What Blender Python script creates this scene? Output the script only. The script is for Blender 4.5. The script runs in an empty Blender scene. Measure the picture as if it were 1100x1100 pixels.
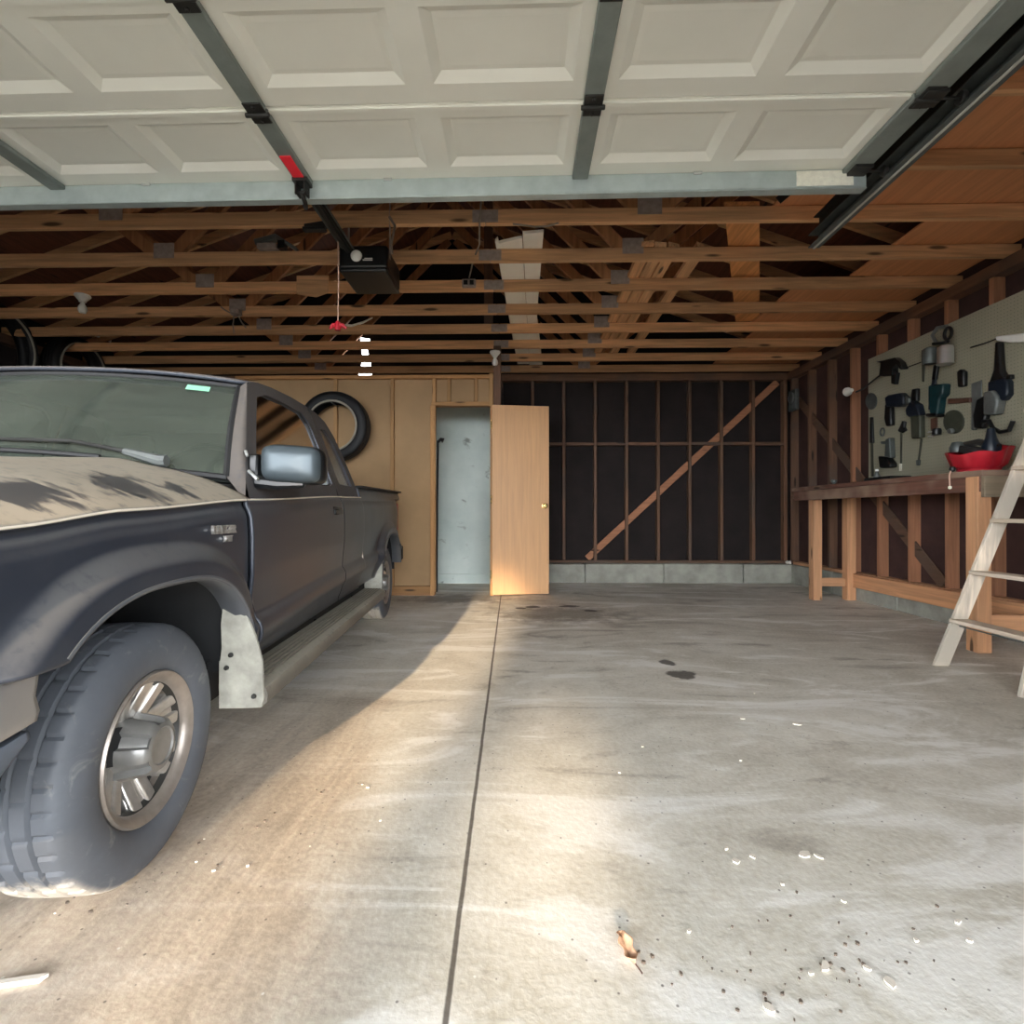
import bpy, bmesh, math, random
from mathutils import Vector, Matrix
random.seed(7)
SC = bpy.context.scene
COL = SC.collection
PI = math.pi

# ---------------------------------------------------------------- camera numbers
F = 560.0; HOR = 552.0; YAW = 0.0196; CAMZ = 0.88
def ray(px, py):
    xc = (px-550)/F; zc = (HOR-py)/F
    return Vector((xc*math.cos(YAW)-math.sin(YAW), xc*math.sin(YAW)+math.cos(YAW), zc))
def P(px, py, x=None, y=None, z=None):
    d = ray(px, py)
    if x is not None: t = x/d.x
    elif y is not None: t = y/d.y
    else: t = (z-CAMZ)/d.z
    return Vector((d.x*t, d.y*t, CAMZ+d.z*t))

# ---------------------------------------------------------------- materials
def lin(c):
    c = c/255.0
    return c/12.92 if c <= .04045 else ((c+.055)/1.055)**2.4
def RGB(r, g, b): return (lin(r), lin(g), lin(b), 1)
class N:
    def __init__(s, name):
        s.m = bpy.data.materials.new(name); s.m.use_nodes = True
        s.t = s.m.node_tree; s.n = s.t.nodes; s.l = s.t.links
        s.b = s.n['Principled BSDF']; s.out = s.n['Material Output']
    def add(s, typ, **kw):
        nd = s.n.new(typ)
        for k, v in kw.items():
            if hasattr(nd, k) and k not in nd.inputs: setattr(nd, k, v)
            else: nd.inputs[k].default_value = v
        return nd
    def link(s, a, b): s.l.new(a, b)
    def coord(s, scale=(1,1,1), rnd=False, kind='Object'):
        tc = s.add('ShaderNodeTexCoord'); mp = s.add('ShaderNodeMapping')
        mp.inputs['Scale'].default_value = scale
        s.link(tc.outputs[kind], mp.inputs['Vector'])
        if rnd:
            oi = s.add('ShaderNodeObjectInfo'); mu = s.add('ShaderNodeMath', operation='MULTIPLY'); mu.inputs[1].default_value = 37.0
            s.link(oi.outputs['Random'], mu.inputs[0]); s.link(mu.outputs[0], mp.inputs['Location'])
        return mp.outputs['Vector']
    def noise(s, vec, scale, detail=4, rough=.55, dist=0):
        nd = s.add('ShaderNodeTexNoise'); nd.inputs['Scale'].default_value = scale; nd.inputs['Detail'].default_value = detail
        nd.inputs['Roughness'].default_value = rough; nd.inputs['Distortion'].default_value = dist
        s.link(vec, nd.inputs['Vector']); return nd.outputs['Fac']
    def ramp(s, fac, stops):
        r = s.add('ShaderNodeValToRGB'); e = r.color_ramp.elements
        while len(e) < len(stops): e.new(.5)
        for el, (p, c) in zip(e, stops):
            el.position = p; el.color = c if len(c) == 4 else (*c, 1)
        s.link(fac, r.inputs['Fac']); return r.outputs['Color']
    def step(s, fac, a, b):
        m = s.add('ShaderNodeMapRange'); m.inputs['From Min'].default_value = a; m.inputs['From Max'].default_value = b
        m.interpolation_type = 'SMOOTHSTEP'
        s.link(fac, m.inputs['Value']); return m.outputs['Result']
    def math(s, op, a, b=None):
        m = s.add('ShaderNodeMath', operation=op)
        for i, v in enumerate((a, b)):
            if v is None: continue
            if isinstance(v, (int, float)): m.inputs[i].default_value = v
            else: s.link(v, m.inputs[i])
        return m.outputs[0]
    def mix(s, fac, a, b, mode='MIX'):
        m = s.add('ShaderNodeMix', data_type='RGBA', blend_type=mode)
        for sock, v in ((m.inputs[0], fac), (m.inputs[6], a), (m.inputs[7], b)):
            if isinstance(v, (int, float, tuple)): sock.default_value = v
            else: s.link(v, sock)
        return m.outputs[2]
    def col(s, v):
        if isinstance(v, tuple): s.b.inputs['Base Color'].default_value = v
        else: s.link(v, s.b.inputs['Base Color'])
    def rough(s, v):
        if isinstance(v, (int, float)): s.b.inputs['Roughness'].default_value = v
        else: s.link(v, s.b.inputs['Roughness'])
    def bump(s, h, strength=.3, dist=.01):
        b = s.add('ShaderNodeBump'); b.inputs['Strength'].default_value = strength; b.inputs['Distance'].default_value = dist
        s.link(h, b.inputs['Height']); s.link(b.outputs['Normal'], s.b.inputs['Normal'])

def mat_simple(name, c, rough=.6, metal=0, var=.25, scale=9, c2=None, bump=0, coat=0):
    k = N(name); v = k.coord(rnd=True); f = k.noise(v, scale, 5, .6)
    a = tuple(x*(1-var) for x in c[:3])+(1,); b = c2 or tuple(min(1, x*(1+var)) for x in c[:3])+(1,)
    k.col(k.ramp(f, [(.3, a), (.72, b)])); k.rough(rough); k.b.inputs['Metallic'].default_value = metal
    k.b.inputs['Coat Weight'].default_value = coat
    if bump: k.bump(f, bump, .01)
    return k.m
def mat_wood(name, c, axis='x', dark=.62, knots=True, rough=.75, grey=None):
    k = N(name)
    lo, hi = .7, 14.0
    sc = {'x': (lo, hi, hi), 'y': (hi, lo, hi), 'z': (hi, hi, lo)}[axis]
    v = k.coord(sc, rnd=True); g = k.noise(v, 2.2, 6, .6, .6)
    d = tuple(x*dark for x in c[:3])+(1,)
    colr = k.ramp(g, [(.32, d), (.62, c)])
    oi = k.add('ShaderNodeObjectInfo')
    hue = k.ramp(oi.outputs['Random'], [(0, (.78, .76, .74)), (.5, (1, 1, 1)), (1, (1.16, 1.08, 1.0))])
    colr = k.mix(1.0, colr, hue, 'MULTIPLY')
    if grey:
        v3 = k.coord((1,1,1), rnd=True); colr = k.mix(k.step(k.noise(v3, 2.0, 3), .42, .66), colr, grey)
    if knots:
        ks = {'x': (1.0, 5, 5), 'y': (5, 1.0, 5), 'z': (5, 5, 1.0)}[axis]
        v2 = k.coord(ks, rnd=True)
        vo = k.add('ShaderNodeTexVoronoi'); vo.inputs['Scale'].default_value = 1.7; k.link(v2, vo.inputs['Vector'])
        m = k.step(vo.outputs['Distance'], .15, .07)
        colr = k.mix(m, colr, tuple(x*.16 for x in c[:3])+(1,))
    k.col(colr); k.rough(rough); k.bump(g, .15, .004)
    return k.m

M = {}
TR = RGB(228, 178, 130)
for ax in 'xyz': M['truss_'+ax] = mat_wood('aged pine '+ax, TR, ax)
for ax in 'xyz': M['stud_'+ax] = mat_wood('brown stud '+ax, RGB(116, 86, 66), ax, grey=RGB(92, 74, 62))
for ax in 'xyz': M['fresh_'+ax] = mat_wood('fresh pine '+ax, RGB(206, 156, 116), ax, dark=.7)
for ax in 'xyz': M['mid_'+ax] = mat_wood('reddish stud '+ax, RGB(176, 124, 92), ax, dark=.68)
M['web'] = mat_wood('web pine', RGB(184, 128, 86), 'z')
M['plank'] = mat_wood('orange plank', RGB(222, 156, 96), 'y', knots=False)
M['ply'] = mat_wood('plywood deck', RGB(208, 144, 98), 'y', dark=.8, knots=False)
M['deck'] = mat_wood('roof boards', RGB(112, 70, 50), 'y', dark=.55)
M['tan_stud'] = mat_wood('tan stud', RGB(178, 138, 92), 'z', dark=.75)
M['tan_stud_x'] = mat_wood('tan plate', RGB(172, 130, 84), 'x', dark=.75)
M['bench'] = mat_wood('worn bench board', RGB(112, 76, 62), 'y', dark=.55, grey=RGB(140, 118, 100))
M['bench_end'] = mat_wood('greyed board', RGB(150, 136, 114), 'x', dark=.75)
M['doorwood'] = mat_wood('door veneer', RGB(206, 160, 112), 'z', dark=.86, knots=False, rough=.5)
M['ladder'] = mat_wood('white worn ladder wood', RGB(226, 216, 200), 'z', dark=.55, knots=False, grey=RGB(168, 160, 146))
M['ladder_y'] = mat_wood('white worn step wood', RGB(226, 212, 194), 'y', dark=.6, knots=False, grey=RGB(186, 170, 150))
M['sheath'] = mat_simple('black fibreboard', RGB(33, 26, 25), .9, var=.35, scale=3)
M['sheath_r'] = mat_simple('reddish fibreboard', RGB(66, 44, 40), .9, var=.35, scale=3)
M['tan'] = mat_simple('tan fibreboard', RGB(164, 134, 98), .85, var=.12, scale=2.2)
M['curb'] = mat_simple('curb concrete', RGB(152, 152, 142), .9, var=.25, scale=6, bump=.3)
M['foam'] = mat_simple('white foam', RGB(254, 246, 232), .7, var=.05, scale=4)
M['gusset'] = mat_simple('galvanised gusset', RGB(160, 146, 136), .6, .1, var=.2, scale=30)
M['galv'] = mat_simple('galvanised strut', RGB(178, 190, 188), .42, .35, var=.12, scale=10)
M['steel_dark'] = mat_simple('dark steel', RGB(92, 98, 96), .5, .4, var=.3, scale=8)
M['stile_grey'] = mat_simple('grey painted stile', RGB(128, 136, 132), .5, .1, var=.15, scale=8)
M['steel_black'] = mat_simple('blackened steel', RGB(48, 48, 46), .5, .35, var=.35, scale=12)
M['track_edge'] = mat_simple('track steel', RGB(176, 176, 166), .45, .2, var=.2, scale=14)
M['chrome'] = mat_simple('chrome', RGB(205, 208, 206), .32, .75, var=.05)
M['white'] = mat_simple('white porcelain', RGB(232, 232, 226), .35, var=.05)
M['black'] = mat_simple('black plastic', RGB(15, 17, 19), .38, var=.2)
M['black_m'] = mat_simple('matt black', RGB(26, 26, 27), .7, var=.3)
M['red'] = mat_simple('red plastic', RGB(178, 36, 48), .3, var=.2)
M['redtag'] = mat_simple('red tag', RGB(250, 46, 62), .5, var=.05)
M['cord'] = mat_simple('pale cord', RGB(206, 170, 150), .8, var=.1)
M['cable'] = mat_simple('grey cable', RGB(150, 138, 124), .7, var=.15)
M['paper'] = mat_simple('aged label', RGB(230, 228, 212), .7, var=.12, scale=40)
M['garage'] = mat_simple('white painted steel door', RGB(236, 236, 226), .5, var=.03, scale=3)
M['navy'] = mat_simple('navy plastic', RGB(20, 30, 42), .4, var=.25)
M['teal'] = mat_simple('teal plastic', RGB(16, 50, 54), .4, var=.25)
M['olive'] = mat_simple('olive grey metal', RGB(68, 71, 60), .5, .2, var=.25)
M['greym'] = mat_simple('grey tool metal', RGB(112, 116, 114), .4, .4, var=.25)
M['woodh'] = mat_simple('brown handle', RGB(92, 64, 52), .5, var=.25)
M['brass'] = mat_simple('brass', RGB(214, 184, 120), .25, .9, var=.1)
M['chip'] = mat_simple('pale chip', RGB(232, 224, 210), .8, var=.12)
M['leaf'] = mat_simple('dry leaf', RGB(196, 158, 128), .8, var=.3, scale=60)
M['dirt'] = mat_simple('dirt clod', RGB(112, 100, 88), .95, var=.4, scale=60)

def mat_peg():
    k = N('pegboard'); v = k.coord()
    f = k.noise(v, 1.6, 4)
    base = k.ramp(f, [(.3, RGB(142, 140, 120)), (.7, RGB(160, 156, 136))])
    sp = k.add('ShaderNodeSeparateXYZ'); k.link(v, sp.inputs[0])
    def cell(o):
        a = k.math('MULTIPLY', o, 1/.0254); a = k.math('FRACT', a); a = k.math('SUBTRACT', a, .5); return k.math('MULTIPLY', a, a)
    d = k.math('ADD', cell(sp.outputs['Y']), cell(sp.outputs['Z']))
    k.col(k.mix(k.step(d, .018, .012), base, RGB(104, 101, 86))); k.rough(.7); return k.m
M['peg'] = mat_peg()

def mat_plaster():
    k = N('stained white wall'); v = k.coord()
    f = k.noise(v, 2.0, 5, .6)
    c = k.ramp(f, [(.3, RGB(196, 210, 204)), (.7, RGB(222, 232, 226))])
    v2 = k.coord((3.4, 1, 5.5)); m = k.step(k.noise(v2, 1.3, 6, .65, .5), .61, .74)
    k.col(k.mix(k.math('MULTIPLY', m, .75), c, RGB(104, 112, 102))); k.rough(.6); return k.m
M['plaster'] = mat_plaster()

def mat_floor():
    k = N('worn concrete'); v = k.coord()
    sp = k.add('ShaderNodeSeparateXYZ'); k.link(v, sp.inputs[0]); X, Y = sp.outputs['X'], sp.outputs['Y']
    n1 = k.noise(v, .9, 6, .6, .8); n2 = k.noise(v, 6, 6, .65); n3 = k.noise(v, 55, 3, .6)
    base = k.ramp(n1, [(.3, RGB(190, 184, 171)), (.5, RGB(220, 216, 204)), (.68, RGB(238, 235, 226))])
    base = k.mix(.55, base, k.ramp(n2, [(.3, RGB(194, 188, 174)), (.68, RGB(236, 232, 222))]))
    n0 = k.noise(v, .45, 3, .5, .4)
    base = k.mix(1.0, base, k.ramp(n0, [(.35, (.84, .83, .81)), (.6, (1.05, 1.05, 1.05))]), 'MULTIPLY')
    # swept arcs of scraped-up dust
    mp = k.add('ShaderNodeMapping'); mp.inputs['Rotation'].default_value = (0, 0, .5); mp.inputs['Scale'].default_value = (.8, 2.6, 1); k.link(v, mp.inputs['Vector'])
    sw = k.noise(mp.outputs['Vector'], 1.1, 7, .62, 1.6)
    base = k.mix(k.math('MULTIPLY', k.step(sw, .5, .62), .75), base, RGB(244, 242, 236))
    base = k.mix(k.math('MULTIPLY', k.step(sw, .44, .30), .75), base, RGB(158, 150, 138))
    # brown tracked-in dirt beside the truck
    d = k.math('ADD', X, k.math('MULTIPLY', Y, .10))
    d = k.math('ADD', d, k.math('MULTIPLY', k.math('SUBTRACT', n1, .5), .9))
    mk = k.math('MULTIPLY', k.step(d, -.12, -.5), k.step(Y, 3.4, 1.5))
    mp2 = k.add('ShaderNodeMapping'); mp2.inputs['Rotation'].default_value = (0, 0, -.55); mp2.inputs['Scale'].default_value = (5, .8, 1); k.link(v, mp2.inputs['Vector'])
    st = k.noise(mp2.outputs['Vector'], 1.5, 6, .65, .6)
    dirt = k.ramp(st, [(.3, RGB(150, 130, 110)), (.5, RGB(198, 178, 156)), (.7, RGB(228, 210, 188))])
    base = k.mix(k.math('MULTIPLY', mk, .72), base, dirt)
    # dark oily zone near the doorway and small puddles
    def blob(cx, cy, rx, ry, s=.35):
        a = k.math('DIVIDE', k.math('SUBTRACT', X, cx), rx); b = k.math('DIVIDE', k.math('SUBTRACT', Y, cy), ry)
        r = k.math('SQRT', k.math('ADD', k.math('MULTIPLY', a, a), k.math('MULTIPLY', b, b)))
        r = k.math('ADD', r, k.math('MULTIPLY', k.math('SUBTRACT', n2, .5), 2.2))
        return k.step(r, 1.15, 1.15-s)
    big = blob(.35, 4.6, .75, .42, .8)
    base = k.mix(k.math('MULTIPLY', big, .55), base, RGB(104, 92, 78))
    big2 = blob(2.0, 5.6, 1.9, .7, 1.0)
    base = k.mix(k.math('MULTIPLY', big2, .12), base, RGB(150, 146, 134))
    base = k.mix(k.math('MULTIPLY', blob(-.7, 5.4, .8, .35, .9), .6), base, RGB(96, 88, 78))
    for cx, cy, rx, ry in ((.877, 2.87, .075, .075), (.86, 3.1, .05, .07), (.1, 4.93, .07, .06), (.45, 4.98, .1, .05), (.62, 4.75, .05, .05), (-.02, 4.86, .05, .05)):
        base = k.mix(k.math('MULTIPLY', blob(cx, cy, rx, ry), .82), base, RGB(50, 44, 38))
    # specks
    vo = k.add('ShaderNodeTexVoronoi'); vo.inputs['Scale'].default_value = 24; k.link(v, vo.inputs['Vector'])
    base = k.mix(k.math('MULTIPLY', k.step(vo.outputs['Distance'], .09, .05), .7), base, RGB(92, 84, 76))
    vo2 = k.add('ShaderNodeTexVoronoi'); vo2.inputs['Scale'].default_value = 15; k.link(v, vo2.inputs['Vector'])
    base = k.mix(k.math('MULTIPLY', k.step(vo2.outputs['Distance'], .06, .03), .8), base, RGB(236, 232, 224))
    # sawn joint
    j = k.math('ADD', X, k.math('ADD', k.math('MULTIPLY', Y, .0205), .114))
    j = k.math('ADD', j, k.math('MULTIPLY', k.math('SUBTRACT', n2, .5), .006))
    j = k.math('ABSOLUTE', j); jm = k.step(j, .0075, .003)
    base = k.mix(k.math('MULTIPLY', jm, .85), base, RGB(74, 66, 58))
    base = k.mix(.22, base, k.ramp(n3, [(.3, (.12, .11, .1)), (.7, (.85, .84, .8))]), 'OVERLAY')
    k.col(base); k.rough(k.ramp(n2, [(.3, (.55,)*3), (.7, (.85,)*3)]))
    h = k.math('SUBTRACT', k.math('ADD', n3, k.math('MULTIPLY', n2, .6)), k.math('MULTIPLY', jm, 1.5))
    k.bump(h, .22, .006); return k.m
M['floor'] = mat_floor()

def dusty(name, paint, dust, amount, metal=.3, rough=.32, up=(.25, .85), smudge=None, flat=0.0):
    k = N(name); v = k.coord()
    ge = k.add('ShaderNodeNewGeometry'); sp = k.add('ShaderNodeSeparateXYZ'); k.link(ge.outputs['Normal'], sp.inputs[0])
    upm = k.step(sp.outputs['Z'], *up)
    n = k.noise(v, 3.5, 6, .65); n2 = k.noise(v, 30, 4, .6)
    m = k.math('MULTIPLY', upm, amount)
    m = k.math('ADD', m, k.math('MULTIPLY', k.step(n, .35, .75), flat))
    m = k.math('MULTIPLY', m, k.step(n2, .1, .5))
    if smudge:
        px = k.add('ShaderNodeSeparateXYZ'); k.link(v, px.inputs[0])
        vs = k.coord((9, 26, 9)); st = k.noise(vs, 1.0, 4, .6, .6)
        for cx, cy, rx, ry in smudge:
            a = k.math('DIVIDE', k.math('SUBTRACT', px.outputs['X'], cx), rx); b = k.math('DIVIDE', k.math('SUBTRACT', px.outputs['Y'], cy), ry)
            r = k.math('SQRT', k.math('ADD', k.math('MULTIPLY', a, a), k.math('MULTIPLY', b, b)))
            r = k.math('ADD', r, k.math('MULTIPLY', k.math('SUBTRACT', st, .5), 3.4))
            m = k.math('MULTIPLY', m, k.math('ADD', k.math('MULTIPLY', k.step(r, .55, 1.15), .8), .2))
    m = k.math('MINIMUM', m, 1.0)
    k.col(k.mix(m, paint, dust)); k.b.inputs['Metallic'].default_value = 0
    k.link(k.math('MULTIPLY', k.math('SUBTRACT', 1.0, m), metal), k.b.inputs['Metallic'])
    k.rough(k.math('ADD', k.math('MULTIPLY', m, .55), rough))
    return k.m
PAINT = RGB(52, 57, 67); DUST = RGB(176, 164, 144)
M['paint'] = dusty('dusty charcoal paint', PAINT, RGB(128, 126, 122), .42, metal=.35, rough=.3, up=(.12, .8), flat=.10)
M['hoodpaint'] = dusty('dust coated bonnet paint', PAINT, RGB(150, 141, 126), 1.0, metal=.35, rough=.3, up=(-.1, .35),
    smudge=[(-.10, -.24, .075, .10), (-.10, .05, .085, .10), (-.07, .20, .05, .04)])
M['cabpaint'] = dusty('dust filmed cab paint', PAINT, RGB(96, 88, 80), .8, metal=.3, rough=.42, up=(-.2, .7), flat=.2)
M['flare'] = dusty('flare paint', RGB(84, 88, 94), RGB(150, 140, 124), .5, metal=.2, rough=.4, flat=.2)
M['trimline'] = mat_simple('dusty belt moulding', RGB(214, 206, 190), .5, var=.1)
M['liner'] = mat_simple('wheel well black', RGB(22, 24, 26), .85, var=.3)
M['runboard'] = dusty('dusty running board', RGB(84, 80, 74), RGB(150, 145, 132), .9, metal=.1, rough=.5, up=(.0, .8), flat=.4)
M['flap'] = mat_simple('dusty mud flap', RGB(154, 153, 143), .8, var=.3, scale=14)
M['bumper'] = dusty('dusty bumper', RGB(150, 150, 150), RGB(190, 180, 166), .4, metal=.6, rough=.3, flat=.3)
M['valance'] = mat_simple('blue grey plastic', RGB(88, 98, 112), .5, var=.15)
M['alloy'] = mat_simple('dirty alloy', RGB(150, 142, 134), .38, .55, var=.25, scale=14)
M['alloy_face'] = mat_simple('scuffed alloy', RGB(190, 186, 180), .3, .7, var=.25, scale=20)
M['hub'] = mat_simple('grey hub cap', RGB(132, 132, 130), .35, .5, var=.2, scale=14)
M['interior'] = mat_simple('dark cab lining', RGB(44, 44, 42), .8, var=.2)
M['seat'] = mat_simple('grey seat cloth', RGB(92, 88, 80), .9, var=.2)
M['sticker'] = mat_simple('pale green sticker', RGB(140, 206, 170), .5, var=.03)
def mat_tire(name, base, dust, lo=.06, hi=.22):
    k = N(name); v = k.coord(); n = k.noise(v, 6, 6, .65); n2 = k.noise(v, 40, 4)
    c = k.ramp(n, [(.3, base), (.75, tuple(x*1.35 for x in base[:3])+(1,))])
    if dust:
        sp = k.add('ShaderNodeSeparateXYZ'); k.link(v, sp.inputs[0])
        # dried mud on the lowest band of the tread
        low = k.step(k.math('ADD', sp.outputs['Z'], k.math('MULTIPLY', k.math('SUBTRACT', n2, .5), .08)), -.150, -.205)
        vv = k.coord((1, 1, 1)); r = k.noise(vv, 14, 5, .7, 1.0)
        c = k.mix(k.math('MULTIPLY', k.step(r, .56, .74), .35), c, RGB(148, 148, 144))
        fr = k.step(sp.outputs['X'], -.012, -.03)
        c = k.mix(k.math('MULTIPLY', k.math('MULTIPLY', low, fr), .85), c, dust)
    k.col(c); k.rough(.62); k.bump(n2, .15, .004); return k.m
M['tire'] = mat_tire('dusty tyre rubber', RGB(74, 78, 84), RGB(196, 186, 170))
M['tire_old'] = mat_tire('old black tyre', RGB(11, 13, 16), None)
M['ringline'] = mat_simple('grey bead ring', RGB(150, 145, 132), .6, var=.15)

def mat_glass(name, dustc, dustf, tint, rough=.08):
    k = N(name); v = k.coord(); n = k.noise(v, 2.2, 6, .6); n2 = k.noise(v, 22, 4)
    df = k.add('ShaderNodeBsdfDiffuse'); df.inputs['Color'].default_value = dustc
    tr = k.add('ShaderNodeBsdfTransparent'); tr.inputs['Color'].default_value = tint
    gl = k.add('ShaderNodeBsdfGlossy'); gl.inputs['Roughness'].default_value = rough; gl.inputs['Color'].default_value = (1, 1, 1, 1)
    m1 = k.add('ShaderNodeMixShader'); m2 = k.add('ShaderNodeMixShader')
    fac = k.math('MULTIPLY', k.math('ADD', k.math('MULTIPLY', k.step(n, .2, .8), .5), .6), dustf)
    k.link(fac, m1.inputs[0]); k.link(tr.outputs[0], m1.inputs[1]); k.link(df.outputs[0], m1.inputs[2])
    fr = k.add('ShaderNodeFresnel'); fr.inputs['IOR'].default_value = 1.5
    k.link(fr.outputs[0], m2.inputs[0]); k.link(m1.outputs[0], m2.inputs[1]); k.link(gl.outputs[0], m2.inputs[2])
    k.link(m2.outputs[0], k.out.inputs['Surface']); return k.m
M['windshield'] = mat_glass('dust filmed windscreen', RGB(96, 104, 94), .42, (.5, .56, .5, 1), .1)
M['sideglass'] = mat_glass('side glass', RGB(60, 60, 58), .25, (.10, .11, .11, 1))
M['quarter'] = mat_glass('dusty quarter glass', RGB(120, 108, 92), .85, (.3, .3, .3, 1), .2)

def mat_emit(name, c, s):
    k = N(name); k.b.inputs['Base Color'].default_value = c; k.b.inputs['Emission Color'].default_value = c
    k.b.inputs['Emission Strength'].default_value = s; return k.m

# ---------------------------------------------------------------- mesh builder
class MB:
    def __init__(s): s.v = []; s.f = []
    def q(s, pts):
        b = len(s.v); s.v += [Vector(p) for p in pts]; s.f.append(tuple(range(b, b+len(pts)))); return s
    def box(s, mn, mx):
        x0, y0, z0 = mn; x1, y1, z1 = mx; b = len(s.v)
        s.v += [Vector(p) for p in ((x0,y0,z0),(x1,y0,z0),(x1,y1,z0),(x0,y1,z0),(x0,y0,z1),(x1,y0,z1),(x1,y1,z1),(x0,y1,z1))]
        s.f += [tuple(b+i for i in f) for f in ((0,3,2,1),(4,5,6,7),(0,1,5,4),(1,2,6,5),(2,3,7,6),(3,0,4,7))]; return s
    def obox(s, c, size, rot):
        t = MB().box([-a/2 for a in size], [a/2 for a in size]); R = rot if isinstance(rot, Matrix) else Matrix.Rotation(rot[0], 3, rot[1])
        return s.join(t, lambda p: R @ p + Vector(c))
    def beam(s, a, b, w, h, up=(0,0,1)):
        a = Vector(a); b = Vector(b); d = (b-a); L = d.length; d.normalize(); u = Vector(up); r = d.cross(u).normalized(); u = r.cross(d)
        R = Matrix((r, d, u)).transposed()
        return s.obox((a+b)/2, (w, L, h), R)
    def join(s, o, fn=None):
        b = len(s.v); s.v += [fn(p) if fn else p for p in o.v]; s.f += [tuple(b+i for i in f) for f in o.f]; return s
    def grid(s, fn, nu, nv, wrapu=False):
        b = len(s.v)
        cu = nu if wrapu else nu+1
        for j in range(nv+1):
            for i in range(cu): s.v.append(Vector(fn(i/nu, j/nv)))
        for j in range(nv):
            for i in range(nu):
                i2 = (i+1) % cu
                s.f.append((b+j*cu+i, b+j*cu+i2, b+(j+1)*cu+i2, b+(j+1)*cu+i))
        return s
    def tube(s, pts, r, n=8, cap=True):
        pts = [Vector(p) for p in pts]; b = len(s.v); rr = r if isinstance(r, (list, tuple)) else [r]*len(pts)
        prev = None
        for i, p in enumerate(pts):
            d = (pts[min(i+1, len(pts)-1)]-pts[max(i-1, 0)]).normalized()
            a = prev if prev is not None else (Vector((0,0,1)) if abs(d.z) < .9 else Vector((1,0,0)))
            u = (a-d*a.dot(d)).normalized(); prev = u; w = d.cross(u)
            for k in range(n):
                t = 2*PI*k/n; s.v.append(p+(u*math.cos(t)+w*math.sin(t))*rr[i])
        for i in range(len(pts)-1):
            for k in range(n): s.f.append((b+i*n+k, b+i*n+(k+1)%n, b+(i+1)*n+(k+1)%n, b+(i+1)*n+k))
        if cap: s.f.append(tuple(b+k for k in reversed(range(n)))); s.f.append(tuple(b+(len(pts)-1)*n+k for k in range(n)))
        return s
    def lathe(s, prof, c=(0,0,0), axis='z', n=24, close=False, cap=True):
        c = Vector(c); b = len(s.v)
        for (r, h) in prof:
            for k in range(n):
                t = 2*PI*k/n; a, d = r*math.cos(t), r*math.sin(t)
                s.v.append(c+Vector({'z': (a, d, h), 'x': (h, a, d), 'y': (d, h, a)}[axis]))
        m = len(prof)
        for i in range(m if close else m-1):
            i2 = (i+1) % m
            for k in range(n): s.f.append((b+i*n+k, b+i*n+(k+1)%n, b+i2*n+(k+1)%n, b+i2*n+k))
        if not close and cap:
            if prof[0][0] > 1e-6: s.f.append(tuple(b+k for k in reversed(range(n))))
            if prof[-1][0] > 1e-6: s.f.append(tuple(b+(m-1)*n+k for k in range(n)))
        return s
    def prism(s, pts, off):
        pts = [Vector(p) for p in pts]; off = Vector(off); n = len(pts); b = len(s.v)
        s.v += pts+[p+off for p in pts]
        s.f += [tuple(b+i for i in reversed(range(n))), tuple(b+n+i for i in range(n))]
        s.f += [(b+i, b+(i+1)%n, b+n+(i+1)%n, b+n+i) for i in range(n)]; return s
    def build(s, name, mat, parent=None, bevel=0, smooth=True, solid=0, subd=0, seg=1, angle=35, off=-1):
        me = bpy.data.meshes.new(name); me.from_pydata([tuple(p) for p in s.v], [], s.f); me.update()
        bm = bmesh.new(); bm.from_mesh(me); bmesh.ops.remove_doubles(bm, verts=bm.verts, dist=1e-5); bmesh.ops.recalc_face_normals(bm, faces=bm.faces)
        bm.to_mesh(me); bm.free()
        if smooth:
            for p in me.polygons: p.use_smooth = True
            me.set_sharp_from_angle(angle=math.radians(angle))
        me.materials.append(M[mat] if isinstance(mat, str) else mat)
        o = bpy.data.objects.new(name, me); COL.objects.link(o)
        if parent: o.parent = parent
        if solid:
            m = o.modifiers.new('s', 'SOLIDIFY'); m.thickness = solid; m.offset = off
        if bevel:
            m = o.modifiers.new('b', 'BEVEL'); m.width = bevel; m.segments = seg; m.limit_method = 'ANGLE'; m.angle_limit = math.radians(40)
        if subd:
            m = o.modifiers.new('u', 'SUBSURF'); m.levels = subd; m.render_levels = subd
        return o
def tag(o, label=None, cat=None, group=None, kind=None):
    if label: o['label'] = label
    if cat: o['category'] = cat
    if group: o['group'] = group
    if kind: o['kind'] = kind
    return o
def thing(name, label, cat, loc=(0,0,0), rz=0, group=None):
    o = bpy.data.objects.new(name, None); COL.objects.link(o); o.empty_display_size = .1
    o.location = loc; o.rotation_euler = (0, 0, rz); return tag(o, label, cat, group)
def dup(root, loc, label, group=None, rz=None):
    r = root.copy(); COL.objects.link(r); r.location = loc; r['label'] = label
    if rz is not None: r.rotation_euler = (0, 0, rz)
    if group: r['group'] = group
    for ch in list(root.children):
        c = ch.copy(); COL.objects.link(c); c.parent = r
        for g in ch.children:
            d = g.copy(); COL.objects.link(d); d.parent = c
    return r
def interp(tab, x):
    if x <= tab[0][0]: return tab[0][1]
    for (a, va), (b, vb) in zip(tab, tab[1:]):
        if x <= b:
            t = (x-a)/(b-a); t = t*t*(3-2*t)*.5+t*.5
            return va+(vb-va)*t
    return tab[-1][1]
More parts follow.
